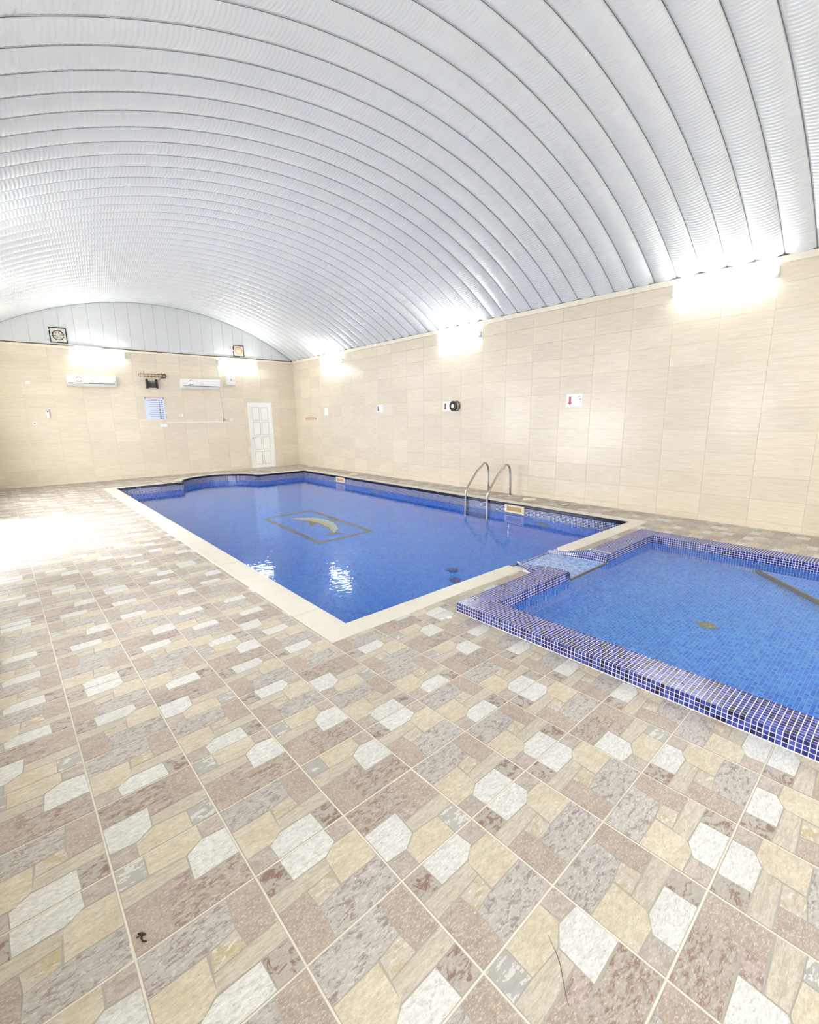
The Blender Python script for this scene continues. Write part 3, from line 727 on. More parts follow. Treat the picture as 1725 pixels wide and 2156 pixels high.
# spillway bed and its curved mosaic cheeks
def bedz(y): return -0.004 - 0.024 * (y - KY1) / (PY0 - KY1)
sb_ = MB(); sb_.add([(SX0 - 0.06, KY1 - 0.004, bedz(KY1)), (SX1 + 0.06, KY1 - 0.004, bedz(KY1)), (SX1 + 0.06, PY0 + 0.012, bedz(PY0)), (SX0 - 0.06, PY0 + 0.012, bedz(PY0)),
    (SX0 - 0.06, KY1 - 0.004, -0.06), (SX1 + 0.06, KY1 - 0.004, -0.06), (SX1 + 0.06, PY0 + 0.012, -0.06), (SX0 - 0.06, PY0 + 0.012, -0.06)],
    [(0, 1, 2, 3), (4, 5, 1, 0), (6, 7, 3, 2), (5, 6, 2, 1), (7, 4, 0, 3)])
KT(sb_, 'spillway_bed', MAT['grout_white'])
KT(MB().box(SX0 - 0.02, SX1 + 0.02, KY1 - 0.012, KY1 + 0.004, -0.05, 0.002), 'spillway_sill', MAT['step_stone'])
nys = 26; ps = (PY0 + 0.012 - KY1) / nys
for a in range(28):
    for b in range(nys):
        x = SX0 - 0.0 + (a + .5) * PIT; y = KY1 + (b + .5) * ps
        pieces['spill'].append((np.array((x, y, bedz(y))), np.array((PIT / 2 - 0.0015, 0, 0)), np.array((0, ps / 2 - 0.0015, 0)), np.array((0, 0, 1.0))))
def cheek(mir):
    rows = 9; cols = 28; G = np.zeros((cols + 1, rows + 1, 3))
    for i in range(cols + 1):
        y = KY1 + (PY0 + 0.01 - KY1) * i / cols; s = max(0.0, (y - RY1) / (PY0 + 0.01 - RY1))
        zt = 0.012 + (RIM - 0.012) * (1 - s) ** 1.7 if y > RY1 else RIM
        xb = SX1 - 0.06 * (i / cols) + 0.035 * math.sin(math.pi * i / cols); xr = xb + 0.055 * (1 - 0.75 * s); xo = xr + (0.16 * (1 - s) ** 1.2 + 0.012 if y > RY1 else max(0.03, SX1 + 0.118 - xr))
        for k in range(rows + 1):
            t = k / rows
            if k <= 5:
                w = k / 5; x = xb + (xr - xb) * (1 - math.cos(w * math.pi / 2)); z = bedz(y) + (zt - bedz(y)) * math.sin(w * math.pi / 2)
            else:
                w = (k - 5) / 4; x = xr + (xo - xr) * w; z = zt + ((0.003 - zt) * w ** 1.4 if y > RY1 else 0)
            G[i, k] = (x if not mir else SX0 + SX1 - x, y, z)
    b_ = MB(); idx = lambda i, k: i * (rows + 1) + k
    b_.add(G.reshape(-1, 3).tolist(), [((idx(i, k), idx(i + 1, k), idx(i + 1, k + 1), idx(i, k + 1)) if mir else (idx(i, k), idx(i, k + 1), idx(i + 1, k + 1), idx(i + 1, k))) for i in range(cols) for k in range(rows)])
    KT(b_, 'spillway_cheek', MAT['grout_white'], smooth=True)
    for i in range(cols):
        for k in range(rows):
            q = G[i:i + 2, k:k + 2].reshape(4, 3); c = q.mean(0); du = (G[i + 1, k] + G[i + 1, k + 1] - G[i, k] - G[i, k + 1]) / 4; dv = (G[i, k + 1] + G[i + 1, k + 1] - G[i, k] - G[i + 1, k]) / 4
            n = np.cross(du, dv); l = np.linalg.norm(n)
            if l < 1e-6: continue
            n = n / l; n = n if n[2] > 0 or (abs(n[2]) < .3 and (n[0] < 0) != mir) else -n
            lu, lv = np.linalg.norm(du), np.linalg.norm(dv)
            if lu < 0.003 or lv < 0.003: continue
            pieces['rim'].append((c, du * (1 - 0.0018 / lu), dv * (1 - 0.0018 / lv), n))
cheek(False); cheek(True)
def piece_mesh(P, T=0.0010):
    nP = len(P); C = np.array([p[0] for p in P]); U = np.array([p[1] for p in P]); V = np.array([p[2] for p in P]); Nn = np.array([p[3] for p in P])
    ch = 0.93
    vs = np.stack([C - U - V, C + U - V, C + U + V, C - U + V] + [q + Nn * T for q in (C - U * ch - V * ch, C + U * ch - V * ch, C + U * ch + V * ch, C - U * ch + V * ch)], 1).reshape(-1, 3)
    flip = np.einsum('ij,ij->i', np.cross(U, V), Nn) < 0
    F0 = np.array([(4, 5, 6, 7), (0, 1, 5, 4), (1, 2, 6, 5), (2, 3, 7, 6), (3, 0, 4, 7)]); F1 = F0[:, ::-1]
    F = np.where(flip[:, None, None], F1[None], F0[None]) + (np.arange(nP) * 8)[:, None, None]
    return vs, F.reshape(-1, 4)
def joined(name, P, mat):
    vs, F = piece_mesh(P); l = kid.location
    me = bpy.data.meshes.new(name); me.from_pydata((vs - np.array((l[0], l[1], l[2]))).tolist(), [], F.tolist()); me.materials.append(MAT[mat]); me.update()
    o = bpy.data.objects.new(name, me); o['kind'] = 'stuff'; return link(o, kid)
scored = sorted(((parea([c - u - v, c + u - v, c + u + v, c - u + v]) if np.dot(n, np.array((0, 0, CAMH)) - c) > 0 else 0.0, k) for k, (c, u, v, n) in enumerate(pieces['rim'])), reverse=True)
top = {k for a, k in scored[:300]}
cache = {}
for k, (c, u, v, n) in enumerate(pieces['rim']):
    if k not in top: continue
    key = tuple(np.round(np.concatenate([u, v, n]), 5))
    if key not in cache:
        vs, F = piece_mesh([(c * 0, u, v, n)]); me = bpy.data.meshes.new('mosaic_tile'); me.from_pydata(vs.tolist(), [], F.tolist()); me.materials.append(MAT['rim_glass']); cache[key] = me
    o = bpy.data.objects.new('mosaic_tile', cache[key]); o.location = Vector(c.tolist()) - kid.location; link(o, kid)
joined('rim_mosaic', [p for k, p in enumerate(pieces['rim']) if k not in top], 'rim_glass')
joined('wall_mosaic', [p for p in pieces['kwall'] if p[0][2] > -0.02], 'kid_wall_glass')
joined('underwater_mosaic', [p for p in pieces['kwall'] if p[0][2] <= -0.02], 'kid_floor_glass')
joined('floor_mosaic', pieces['kfloor'], 'kid_floor_glass')
joined('spillway_mosaic', pieces['spill'], 'spill_glass')
dr = MB().ring((4.245, 1.065, KD), (0, 0, 1), [(0.062, 0), (0.062, 0.008), (0.05, 0.014), (0.044, 0.006), (0.02, 0.006), (0.018, 0.012), (0, 0.012)])
for s in (-1, 1): dr.box(4.245 - 0.015, 4.245 + 0.015, 1.065 + s * 0.07 - 0.02, 1.065 + s * 0.07 + 0.02, KD, KD + 0.008)
KT(dr, 'drain', MAT['verdigris'])
kw = MB().add([(KX0 - 0.001, KYN, WK), (KX1 + 0.001, KYN, WK), (KX1 + 0.001, KY1 + 0.001, WK), (KX0 - 0.001, KY1 + 0.001, WK)], [(0, 1, 2, 3)]).build('pool_water', MAT['water_kid'])
tag(kw, 'clear shallow water filling the raised paddling pool', 'water', kind='stuff')

# ------------------------------------------------------------------ pool ladder
lad = tag(empty('pool_ladder', (7.5, 5.84, 0)), 'chrome pool ladder with two curved handrails beside the long wall', 'ladder')
def LT(mb, name, mat, smooth=False): return PT(mb, name, MAT[mat], smooth, root=lad)
for yy in (6.12, 5.56):
    pr = [(7.545, 0.0), (7.535, 0.2), (7.522, 0.44)]
    for i in range(1, 9):                      # bend over the top
        t = math.pi * (0.02 + 0.73 * i / 8); pr.append((7.40 + 0.122 * math.cos(t), 0.47 + 0.175 * math.sin(t) if t < math.pi / 2 else 0.47 + 0.175 * math.sin(t)))
    pr += [(7.16, 0.50), (6.90, 0.225), (6.845, 0.168), (6.822, 0.12), (6.818, 0.0), (6.818, -0.5), (6.818, -1.05)]
    LT(MB().tube([(x, yy, z) for x, z in pr], 0.0215, 14), 'handrail', 'steel', True)
    LT(MB().ring((7.545, yy, 0.0), (0, 0, 1), [(0.055, 0), (0.055, 0.008), (0.04, 0.02), (0.023, 0.026)]), 'flange', 'steel', True)
for z in (-0.42, -0.67, -0.92): LT(MB().box(6.775, 6.845, 5.56, 6.12, z - 0.012, z + 0.012), 'step', 'steel')

# ------------------------------------------------------------------ fluorescent lamps
def lamp(name, loc, along, length, label):
    """batten with two tubes; along = 'x' (end wall, faces -y), '+y' faces +x, '-y' faces -x"""
    r = tag(empty(name, loc), label, 'lamp', 'fluorescent battens on the walls')
    b = MB(); h = length / 2
    b.box(-h, h, -0.036, 0, -0.06, 0.06); hs = b.build('housing', MAT['white_plastic'], r, bevel=0.006)
    for z in (0.052, -0.052):
        MB().tube([(-h + 0.035, -0.056, z), (h - 0.035, -0.056, z)], 0.0155, 12).build('tube', MAT['tube'], r, True)
        for s in (-1, 1): MB().box(s * h - (0.0 if s < 0 else 0.035), s * h + (0.035 if s < 0 else 0.0), -0.078, -0.03, z - 0.022, z + 0.022).build('end_cap', MAT['white_plastic'], r)
    if along == '-y': r.rotation_euler = (0, 0, -math.pi / 2)
    elif along == '+y': r.rotation_euler = (0, 0, math.pi / 2)
    elif along == 'b': r.rotation_euler = (0, 0, math.pi)
    return r
lamp('fluorescent_lamp', (2.10, YF - 0.008, 3.36), 'x', 1.25, 'glowing twin fluorescent lamp above the left air conditioner')
lamp('fluorescent_lamp', (5.82, YF - 0.008, 3.33), 'x', 1.25, 'glowing twin fluorescent lamp above the wall clock')
lamp('fluorescent_lamp', (XR - 0.008, 12.42, 3.25), '-y', 1.25, 'glowing fluorescent lamp on the long wall nearest the far corner')
lamp('fluorescent_lamp', (XR - 0.008, 7.18, 3.27), '-y', 1.25, 'glowing fluorescent lamp midway along the long tiled wall')
lamp('fluorescent_lamp', (XR - 0.008, 2.25, 3.35), '-y', 1.25, 'glowing fluorescent lamp on the long wall nearest the viewer')
for yy, wd in ((13.2, 'far end'), (10.6, 'second place, added to brighten the far end'), (7.2, 'middle'), (2.6, 'near end')):  # second-place lamp is an extra, added to brighten the far end
    lamp('fluorescent_lamp', (XL, yy, 3.2), '+y', 1.25, 'fluorescent lamp on the unseen side wall, at its ' + wd)
for xx, wd in ((1.8, 'left'), (5.6, 'right')):
    lamp('fluorescent_lamp', (xx, YB, 3.2), 'b', 1.25, 'fluorescent lamp on the wall behind the viewer, ' + wd + ' one')

# ------------------------------------------------------------------ door
door = tag(empty('door_1', ((DX0 + DX1) / 2, YF, 0)), 'white eight-panel door in the end wall', 'door', kind='structure')
def DT(mb, name, mat, bevel=0): return PT(mb, name, MAT[mat], bevel=bevel, root=door)
fr = MB()
for r in clip_rects((DX0, DX1, 0, DZ1), [(DX0 + 0.05, DX1 - 0.05, -1, DZ1 - 0.05)]): fr.box(r[0], r[1], YF - 0.02, YF + 0.08, r[2], r[3])
DT(fr, 'door_frame', 'white_paint', 0.004)
LX0, LX1, LZ0, LZ1 = DX0 + 0.052, DX1 - 0.052, 0.012, DZ1 - 0.052
cw = (LX1 - LX0 - 0.09 * 2 - 0.045) / 2; chh = (LZ1 - LZ0 - 0.09 - 0.10 - 3 * 0.045) / 4; holes = []
for a in range(2):
    for b in range(4):
        x0 = LX0 + 0.09 + a * (cw + 0.045); z0 = LZ0 + 0.10 + b * (chh + 0.045); holes.append((x0, x0 + cw, z0, z0 + chh))
lf = MB()
for r in clip_rects((LX0, LX1, LZ0, LZ1), holes): lf.box(r[0], r[1], YF + 0.005, YF + 0.045, r[2], r[3])
leaf = DT(lf, 'door_leaf', 'white_paint')
for h in holes:
    DT(MB().box(h[0] - 0.002, h[1] + 0.002, YF + 0.024, YF + 0.034, h[2] - 0.002, h[3] + 0.002), 'panel_recess', 'pale_grey')  # grey recess paints in the shade round each door panel
    DT(MB().box(h[0] + 0.014, h[1] - 0.014, YF + 0.010, YF + 0.026, h[2] + 0.014, h[3] - 0.014), 'panel', 'white_paint', 0.004)
hd = MB().ring((LX0 + 0.045, YF + 0.005, 1.0), (0, -1, 0), [(0.02, 0), (0.02, 0.008), (0.008, 0.01), (0.008, 0.04)]).tube([(LX0 + 0.045, YF - 0.04, 1.0), (LX0 + 0.15, YF - 0.04, 1.0)], 0.008, 8)
DT(hd, 'handle', 'steel')
for z in (0.3, 0.95, 1.55, 1.95): DT(MB().box(DX1 - 0.03, DX1 - 0.008, YF - 0.034, YF - 0.018, z, z + 0.09), 'hinge', 'white_plastic')
DT(MB().box(DX0 - 0.01, DX1 + 0.01, YF - 0.03, YF + 0.1, 0.0, 0.012), 'threshold', 'coping')

# ------------------------------------------------------------------ air conditioners
def aircon(x0, x1, z0, z1, label):
    r = tag(empty('air_conditioner', ((x0 + x1) / 2, YF - 0.008, z0)), label, 'air conditioner', 'split air conditioners on the end wall')
    w = (x1 - x0) / 2; h = z1 - z0; d = 0.19
    prof = [(0, 0.0), (-0.12, 0.0), (-d + 0.015, 0.05), (-d, 0.075), (-d, h - 0.03), (-d + 0.03, h), (0, h)]
    b = MB(); n = len(prof); v = [(s * w, p[0], p[1]) for s in (-1, 1) for p in prof]
    b.add(v, [(i, n + i, n + (i + 1) % n, (i + 1) % n) for i in range(n)] + [tuple(range(n)), tuple(range(2 * n - 1, n - 1, -1))])
    b.build('body', MAT['white_plastic'], r, bevel=0.008)
    MB().box(-w + 0.02, w - 0.02, -d - 0.012, -d + 0.002, 0.078, h - 0.03).build('front_panel', MAT['white_plastic'], r, bevel=0.005)
    MB().box(-w + 0.03, w - 0.03, -d - 0.002, -d + 0.02, 0.064, 0.076).build('air_gap', MAT['dark_grey'], r)
    lv = MB().add([(-w + 0.06, -d + 0.004, 0.060), (w - 0.06, -d + 0.004, 0.060), (w - 0.06, -0.118, 0.002), (-w + 0.06, -0.118, 0.002), (-w + 0.06, -d + 0.0, 0.052), (w - 0.06, -d + 0.0, 0.052), (w - 0.06, -0.122, -0.006), (-w + 0.06, -0.122, -0.006)],
        [(0, 1, 2, 3), (7, 6, 5, 4), (0, 4, 5, 1), (1, 5, 6, 2), (2, 6, 7, 3), (3, 7, 4, 0)])
    lv.build('louvre', MAT['white_plastic'], r)
    # energy sticker: grey rating arc over a row of small marks
    sx = -w + 0.26; yy = -d - 0.0135; sk = MB().box(sx - 0.075, sx + 0.075, yy, yy + 0.001, 0.085, h - 0.035).build('sticker', MAT['sign_white'], r)
    a = MB(); zc = h - 0.085
    for i in range(10):
        t0, t1_ = math.pi * (0.02 + 0.96 * i / 10), math.pi * (0.02 + 0.96 * (i + .9) / 10)
        q = [(sx + rr * math.cos(t), yy - 0.001, zc + rr * math.sin(t) * 0.85) for rr, t in ((0.042, t0), (0.056, t0), (0.056, t1_), (0.042, t1_))]
        a.add(q, [(0, 1, 2, 3)])
    a.build('rating_arc', MAT['umber'], sk)
    m_ = MB()
    for dx, ww, hh in ((-0.042, 0.020, 0.034), (-0.012, 0.012, 0.018), (0.012, 0.012, 0.018), (0.042, 0.020, 0.034)): m_.box(sx + dx - ww / 2, sx + dx + ww / 2, yy - 0.0015, yy, 0.10, 0.10 + hh)
    tag(m_.build('marks', MAT['umber'], sk), kind='stuff')
    MB().box(-0.03, 0.03, yy - 0.001, yy + 0.001, 0.12, 0.128).build('badge', MAT['pale_ink'], r)
    MB().box(w - 0.035, w - 0.02, yy - 0.001, yy + 0.001, 0.12, 0.14).build('indicator', MAT['pale_ink'], r)
aircon(1.325, 2.405, 2.515, 2.785, 'white split air conditioner on the left half of the end wall')
aircon(4.055, 5.16, 2.53, 2.805, 'white split air conditioner beside the wall clock')

# ------------------------------------------------------------------ exhaust fans in the gable
def fan(x0, x1, z0, z1, label, frame, plate, ringm, blade, glint):
    r = tag(empty('exhaust_fan', ((x0 + x1) / 2, YF + 0.012, (z0 + z1) / 2)), label, 'fan', 'exhaust fans in the gable')
    w, h = (x1 - x0) / 2, (z1 - z0) / 2; b = MB()
    for q in clip_rects((-w, w, -h, h), [(-w + 0.022, w - 0.022, -h + 0.022, h - 0.022)]): b.box(q[0], q[1], -0.03, 0.0, q[2], q[3])
    b.build('frame', MAT[frame], r)
    pl = MB(); R = min(w, h) * 0.70; n = 32; sq = []
    for i in range(n):
        t = 2 * math.pi * i / n; c, s = math.cos(t), math.sin(t); k = 1 / max(abs(c), abs(s)); sq.append((c * k * (w - 0.022), s * k * (h - 0.022)))
    v = [(R * math.cos(2 * math.pi * i / n), -0.026, R * math.sin(2 * math.pi * i / n)) for i in range(n)] + [(q[0], -0.026, q[1]) for q in sq] + [(R * math.cos(2 * math.pi * i / n), 0.0, R * math.sin(2 * math.pi * i / n)) for i in range(n)]
    pl.add(v, [(i, (i + 1) % n, n + (i + 1) % n, n + i) for i in range(n)] + [(i, 2 * n + i, 2 * n + (i + 1) % n, (i + 1) % n) for i in range(n)])
    pl.build('plate', MAT[plate], r)
    MB().ring((0, -0.002, 0), (0, -1, 0), [(R, 0.0), (R, 0.03), (R * 0.9, 0.03), (R * 0.9, 0.0)], 32).build('ring', MAT[ringm], r, True)
    MB().ring((0, -0.004, 0), (0, -1, 0), [(R * 0.9, 0.0), (0, 0.0)], 32).build('back', MAT[ringm if ringm != 'dark_grey' else 'dark_grey'], r)
    MB().ring((0, -0.004, 0), (0, -1, 0), [(R * 0.3, 0.0), (R * 0.3, 0.03), (0, 0.034)], 20).build('hub', MAT[blade], r)
    for k in range(6):
        t0 = 2 * math.pi * k / 6 + 0.2; v = []
        for rr, dt, yy in ((R * 0.3, 0.06, -0.012), (R * 0.88, 0.04, -0.010), (R * 0.88, 0.96, -0.026), (R * 0.3, 0.90, -0.024)): v.append((rr * math.cos(t0 + dt), yy, rr * math.sin(t0 + dt)))
        v += [(p[0], p[1] + 0.003, p[2]) for p in v]
        MB().add(v, [(0, 1, 2, 3), (7, 6, 5, 4), (0, 4, 5, 1), (1, 5, 6, 2), (2, 6, 7, 3), (3, 7, 4, 0)]).build('blade', MAT[blade], r)
    for (ax_, az_) in glint: MB().box(ax_ * w - 0.03, ax_ * w + 0.012, -0.05, -0.026, az_ * h - 0.012, az_ * h + 0.012).build('bracket', MAT['white_plastic'], r)  # added white blocks standing in for bright glints on the fan
    return r
fan(1.14, 1.495, 3.57, 3.935, 'exhaust fan with a dark frame at the left of the gable', 'black', 'fan_plate', 'dark_grey', 'fan_plate', ((-1.0, 0.6), (-0.75, 0.0), (0.75, -0.1), (-0.1, 0.72)))
fan(5.72, 6.06, 3.555, 3.90, 'cream exhaust fan with orange blades at the right of the gable', 'black', 'fan_plate', 'orange', 'cream_plastic', ((-1.05, 0.85), (-1.05, 0.0)))

# ------------------------------------------------------------------ aerial, floodlight, clock, rules board
YW = YF - 0.008
ae = tag(empty('aerial', (3.33, YW, 2.86)), 'rusty rod aerial fixed above the black floodlight', 'aerial')
def AT(mb, name, mat, smooth=True): return PT(mb, name, MAT[mat], smooth, root=ae)
for z in (2.835, 2.895): AT(MB().tube([(2.985, YW - 0.08, z), (3.60, YW - 0.08, z)], 0.008, 8), 'boom', 'rusty_iron')
AT(MB().tube([(2.985, YW - 0.08, 2.835), (2.97, YW - 0.08, 2.865), (2.985, YW - 0.08, 2.895)], 0.008, 8), 'end_bend', 'rusty_iron')
for k, x in enumerate((3.03, 3.12, 3.22, 3.31, 3.40, 3.49)):
    AT(MB().tube([(x, YW - 0.08, 2.80), (x, YW - 0.08, 2.905 + (0.08 if k < 2 else 0.0))], 0.006, 6), 'rod', 'rusty_iron')
for x in (3.575, 3.66): AT(MB().tube([(x, YW - 0.08, 2.86), (x, YW - 0.08, 2.95)], 0.006, 6), 'rod', 'rusty_iron')
for dz in (0, 0.02, -0.02): AT(MB().tube([(3.63 + 0.05 * math.cos(t), YW - 0.07 - dz, 2.86 + dz * .5 + 0.045 * math.sin(t)) for t in np.linspace(0, 2 * math.pi, 20)], 0.007, 6, caps=False), 'coil', 'dark_grey')
AT(MB().box(3.55, 3.68, YW - 0.06, YW, 2.80, 2.83), 'bracket', 'umber', False)
fl_ = tag(empty('floodlight', (3.28, YW, 2.50)), 'black slatted floodlight hanging under the rusty aerial', 'floodlight')
def FT(mb, name, mat): return PT(mb, name, MAT[mat], root=fl_)
for s in (0, 1): FT(MB().box(3.145 + s * 0.245, 3.185 + s * 0.245, YW - 0.14, YW - 0.02, 2.50, 2.755), 'side_arm', 'black')
FT(MB().box(3.185, 3.39, YW - 0.05, YW - 0.02, 2.52, 2.70), 'back_plate', 'pale_grey')
for k in range(5): FT(MB().box(3.185, 3.39, YW - 0.125, YW - 0.05, 2.528 + k * 0.036, 2.541 + k * 0.036), 'fin', 'black')
FT(MB().box(3.185, 3.39, YW - 0.12, YW - 0.05, 2.505, 2.518), 'lens', 'sign_white')
FT(MB().box(3.20, 3.38, YW - 0.05, YW, 2.70, 2.745), 'driver_box', 'pale_grey')
tag(MB().tube([(3.42, YW - 0.03, 2.70), (3.48, YW - 0.02, 2.73), (3.55, YW - 0.02, 2.80)], 0.005, 6).build('cable', MAT['dark_grey'], None, True), 'short dark cable from the floodlight up to the aerial', 'cable')

ck = tag(empty('wall_clock', (5.545, YW, 2.82)), 'square cream wall clock with a round white face', 'clock')
def CT(mb, name, mat, smooth=False, bevel=0): return PT(mb, name, MAT[mat], smooth, bevel, root=ck)
CT(MB().box(5.395, 5.695, YW - 0.035, YW, 2.665, 2.975), 'case', 'ledge', bevel=0.012)
CT(MB().ring((5.545, YW - 0.035, 2.82), (0, -1, 0), [(0.132, -0.004), (0.132, 0.006), (0.124, 0.008), (0.0, 0.004)]), 'face', 'white_plastic')
nm = MB()
for k in range(12):
    t = math.pi / 2 - k * math.pi / 6; c = (5.545 + 0.10 * math.cos(t), 2.82 + 0.10 * math.sin(t)); s = 0.007 if k % 3 == 0 else 0.004
    CT(MB().box(c[0] - s, c[0] + s, YW - 0.045, YW - 0.040, c[1] - s, c[1] + s), 'hour_mark', 'sign_maroon' if k in (2, 3, 9, 10) else 'pale_ink')
CT(MB().add([(5.535, YW - 0.046, 2.81), (5.57, YW - 0.046, 2.81), (5.56, YW - 0.046, 2.89)], [(0, 1, 2)]), 'hour_hand', 'sign_red')
CT(MB().add([(5.545, YW - 0.047, 2.815), (5.545, YW - 0.047, 2.828), (5.64, YW - 0.047, 2.80)], [(2, 1, 0)]), 'minute_hand', 'sign_red')
tag(MB().tube([(5.28, YW - 0.006, 2.68), (5.36, YW - 0.006, 2.615), (5.50, YW - 0.006, 2.585), (5.62, YW - 0.006, 2.61), (5.70, YW - 0.006, 2.68)], 0.004, 6).build('cable', MAT['pale_grey'], None, True), 'thin grey cable sagging below the wall clock', 'cable')

rb = tag(empty('rules_board', (3.31, YW, 1.655)), 'pale blue rules poster with lines of print and a pink heading', 'poster')
def RT(mb, name, mat): return PT(mb, name, MAT[mat], root=rb)
X0, X1, Z0, Z1 = 3.06, 3.57, 1.65, 2.265
RT(MB().box(X0, X1, YW - 0.012, YW, Z0, Z1), 'sheet', 'poster')
yp = YW - 0.0125
def bar(name, mat, a, b, c, d): return RT(MB().box(a, b, yp - 0.0012, yp + 0.0006, c, d), name, mat)
bar('heading', 'poster_pink', X0 + 0.05, X1 - 0.06, Z1 - 0.05, Z1 - 0.012)
bar('heading_line', 'poster_red', X0 + 0.09, X1 - 0.10, Z1 - 0.056, Z1 - 0.050)
for a in (X0, X1 - 0.045): bar('corner_badge', 'poster_line', a + 0.003, a + 0.042, Z1 - 0.05, Z1 - 0.006)
bar('edge_rule', 'poster_line', X0, X1, Z1 - 0.006, Z1)
lens_ = [0.30, 0.215, 0.235, 0.27, 0.07, 0.19, 0.235, 0.30, 0.24, 0.0]; marks = ['poster_teal', 'poster_teal', 'poster_red', 'poster_red', 'poster_red', 'poster_navy', 'poster_navy', 'poster_line', 'poster_navy', 'poster_navy']
for k in range(10):
    z = Z1 - 0.092 - k * 0.055; xr = X1 - 0.155
    if lens_[k]: bar('print_line', 'poster_line', xr - lens_[k], xr - 0.005, z - 0.004, z + 0.004)
    bar('pictogram', marks[k], xr, xr + 0.04, z - 0.013, z + (0.014 if k != 4 else 0.0)); bar('number', 'poster_navy', X1 - 0.085, X1 - 0.05, z - 0.009, z + 0.009)
bar('pictogram', 'poster_red', X1 - 0.155, X1 - 0.115, Z1 - 0.092 - 4.45 * 0.055 - 0.012, Z1 - 0.092 - 4.45 * 0.055 + 0.008)

# ------------------------------------------------------------------ sockets, switches, trunking, cables on the end wall
def outlet(name, label, cat, x, z, w, h, d, hole='umber', hr=0.012):
    r = tag(empty(name, (x, YW, z)), label, cat)
    MB().box(-w / 2, w / 2, -d, 0, -h / 2, h / 2).build('plate', MAT['white_plastic'], r, bevel=0.004)
    MB().box(-hr, hr, -d - 0.002, -d + 0.001, -hr, hr).build('insert', MAT[hole], r)
outlet('junction_box', 'small white box high on the end wall at far left', 'junction box', 0.553, 2.565, 0.085, 0.065, 0.03, 'pale_grey')
outlet('wall_socket', 'white wall socket low on the end wall at far left', 'socket', 0.551, 1.577, 0.085, 0.075, 0.015)
outlet('wall_socket', 'white wall socket at the middle of the plastic trunking', 'socket', 5.02, 1.60, 0.085, 0.075, 0.015)
outlet('wall_socket', 'white double socket at the right end of the trunking', 'socket', 5.455, 1.60, 0.12, 0.085, 0.03, 'pale_grey')
outlet('light_switch', 'white light switch to the right of the rules poster', 'switch', 3.975, 1.745, 0.10, 0.08, 0.03, 'pale_grey', 0.018)
outlet('junction_box', 'white box at the left end of the plastic trunking', 'junction box', 3.475, 1.468, 0.19, 0.085, 0.045, 'white_plastic', 0.03)
sd = tag(empty('soap_dispenser', (0.846, YW, 1.72)), 'narrow white dispenser on the end wall left of the air conditioner', 'dispenser')
MB().box(-0.035, 0.035, -0.06, 0, 0, 0.15).build('body', MAT['white_plastic'], sd, bevel=0.012)
MB().box(-0.032, 0.032, -0.05, 0, 0.15, 0.19).build('cap', MAT['pale_grey'], sd, bevel=0.006); MB().box(-0.012, 0.008, -0.066, -0.05, 0.135, 0.16).build('nozzle', MAT['ink'], sd)
tag(box('cable_trunking', MAT['white_plastic'], None, 3.57, 5.36, YW - 0.022, YW, 1.528, 1.553, bevel=0.003), 'long white plastic trunking below the rules poster', 'trunking')
ad = tag(empty('plug_adapter', (5.24, YW, 1.60)), 'yellowed plug adapter between two sockets on the trunking', 'plug')
MB().box(-0.035, 0.035, -0.05, 0, -0.045, 0.05).build('body', MAT['tan_inside'], ad, bevel=0.006); MB().box(0.035, 0.12, -0.03, 0, -0.02, 0.02).build('lead', MAT['pale_grey'], ad)
tag(MB().tube([(5.165, YW - 0.006, 3.44), (5.19, YW - 0.006, 3.2), (5.195, YW - 0.006, 2.8)], 0.006, 6).build('cable', MAT['white_plastic'], None, True), 'white cable from the end-wall lamp down to the air conditioner', 'cable')
tag(MB().tube([(5.19, YW - 0.006, 2.52), (5.215, YW - 0.006, 2.36), (5.225, YW - 0.006, 1.95), (5.235, YW - 0.006, 1.655)], 0.007, 6).build('cable', MAT['pale_grey'], None, True), 'grey cable from the air conditioner down to the plug adapter', 'cable')
tag(MB().tube([(1.49, YF - 0.015, 3.545), (1.8, YF - 0.02, 3.52), (2.05, YF - 0.018, 3.525), (2.25, YF - 0.018, 3.505)], 0.01, 6).build('cable', MAT['white_plastic'], None, True), 'white cable running along the ledge from the left exhaust fan', 'cable')

# ------------------------------------------------------------------ signs and fittings on the long wall
XWf = XR - 0.0085
def depth_sign(y0, y1, z0, z1, label, arrow):
    r = tag(empty('depth_sign', (XWf, (y0 + y1) / 2, z0)), label, 'sign', 'depth signs on the long wall')
    w = y1 - y0; h = z1 - z0; t = 0.004
    MB().box(-t, 0, -w / 2, w / 2, 0, h).build('board', MAT['sign_white'], r)
    def P2(u, v): return (-t - 0.0012, w / 2 - u * w, v * h)      # u from the left edge as seen
    a = MB().add([P2(*p) for p in ((.17, .80), (.31, .80), (.31, .30), (.17, .30))] + [P2(*p) for p in ((.08, .32), (.40, .32), (.24, .15))], [(3, 2, 1, 0), (6, 5, 4)])
    a.build('arrow', MAT[arrow], r)
    m_ = MB().add([P2(*p) for p in ((.72, .72), (.73, .70), (.80, .755), (.90, .785), (.90, .81), (.78, .785))], [(0, 1, 2, 3, 4, 5)])
    m_.build('stroke', MAT['ink'], r)
    MB().add([P2(*p) for p in ((.86, .54), (.93, .55), (.93, .61), (.86, .60))], [(0, 1, 2, 3)]).build('figure', MAT['dark_grey'], r)
    for q in ((.75, .52, .765, .59), (.765, .505, .82, .52), (.82, .52, .835, .59)):
        MB().add([P2(q[0], q[1]), P2(q[2], q[1]), P2(q[2], q[3]), P2(q[0], q[3])], [(0, 1, 2, 3)]).build('figure', MAT['pale_ink'], r)
depth_sign(4.222, 4.532, 1.742, 1.962, 'white sign with a red down arrow nearest the viewer', 'sign_red')
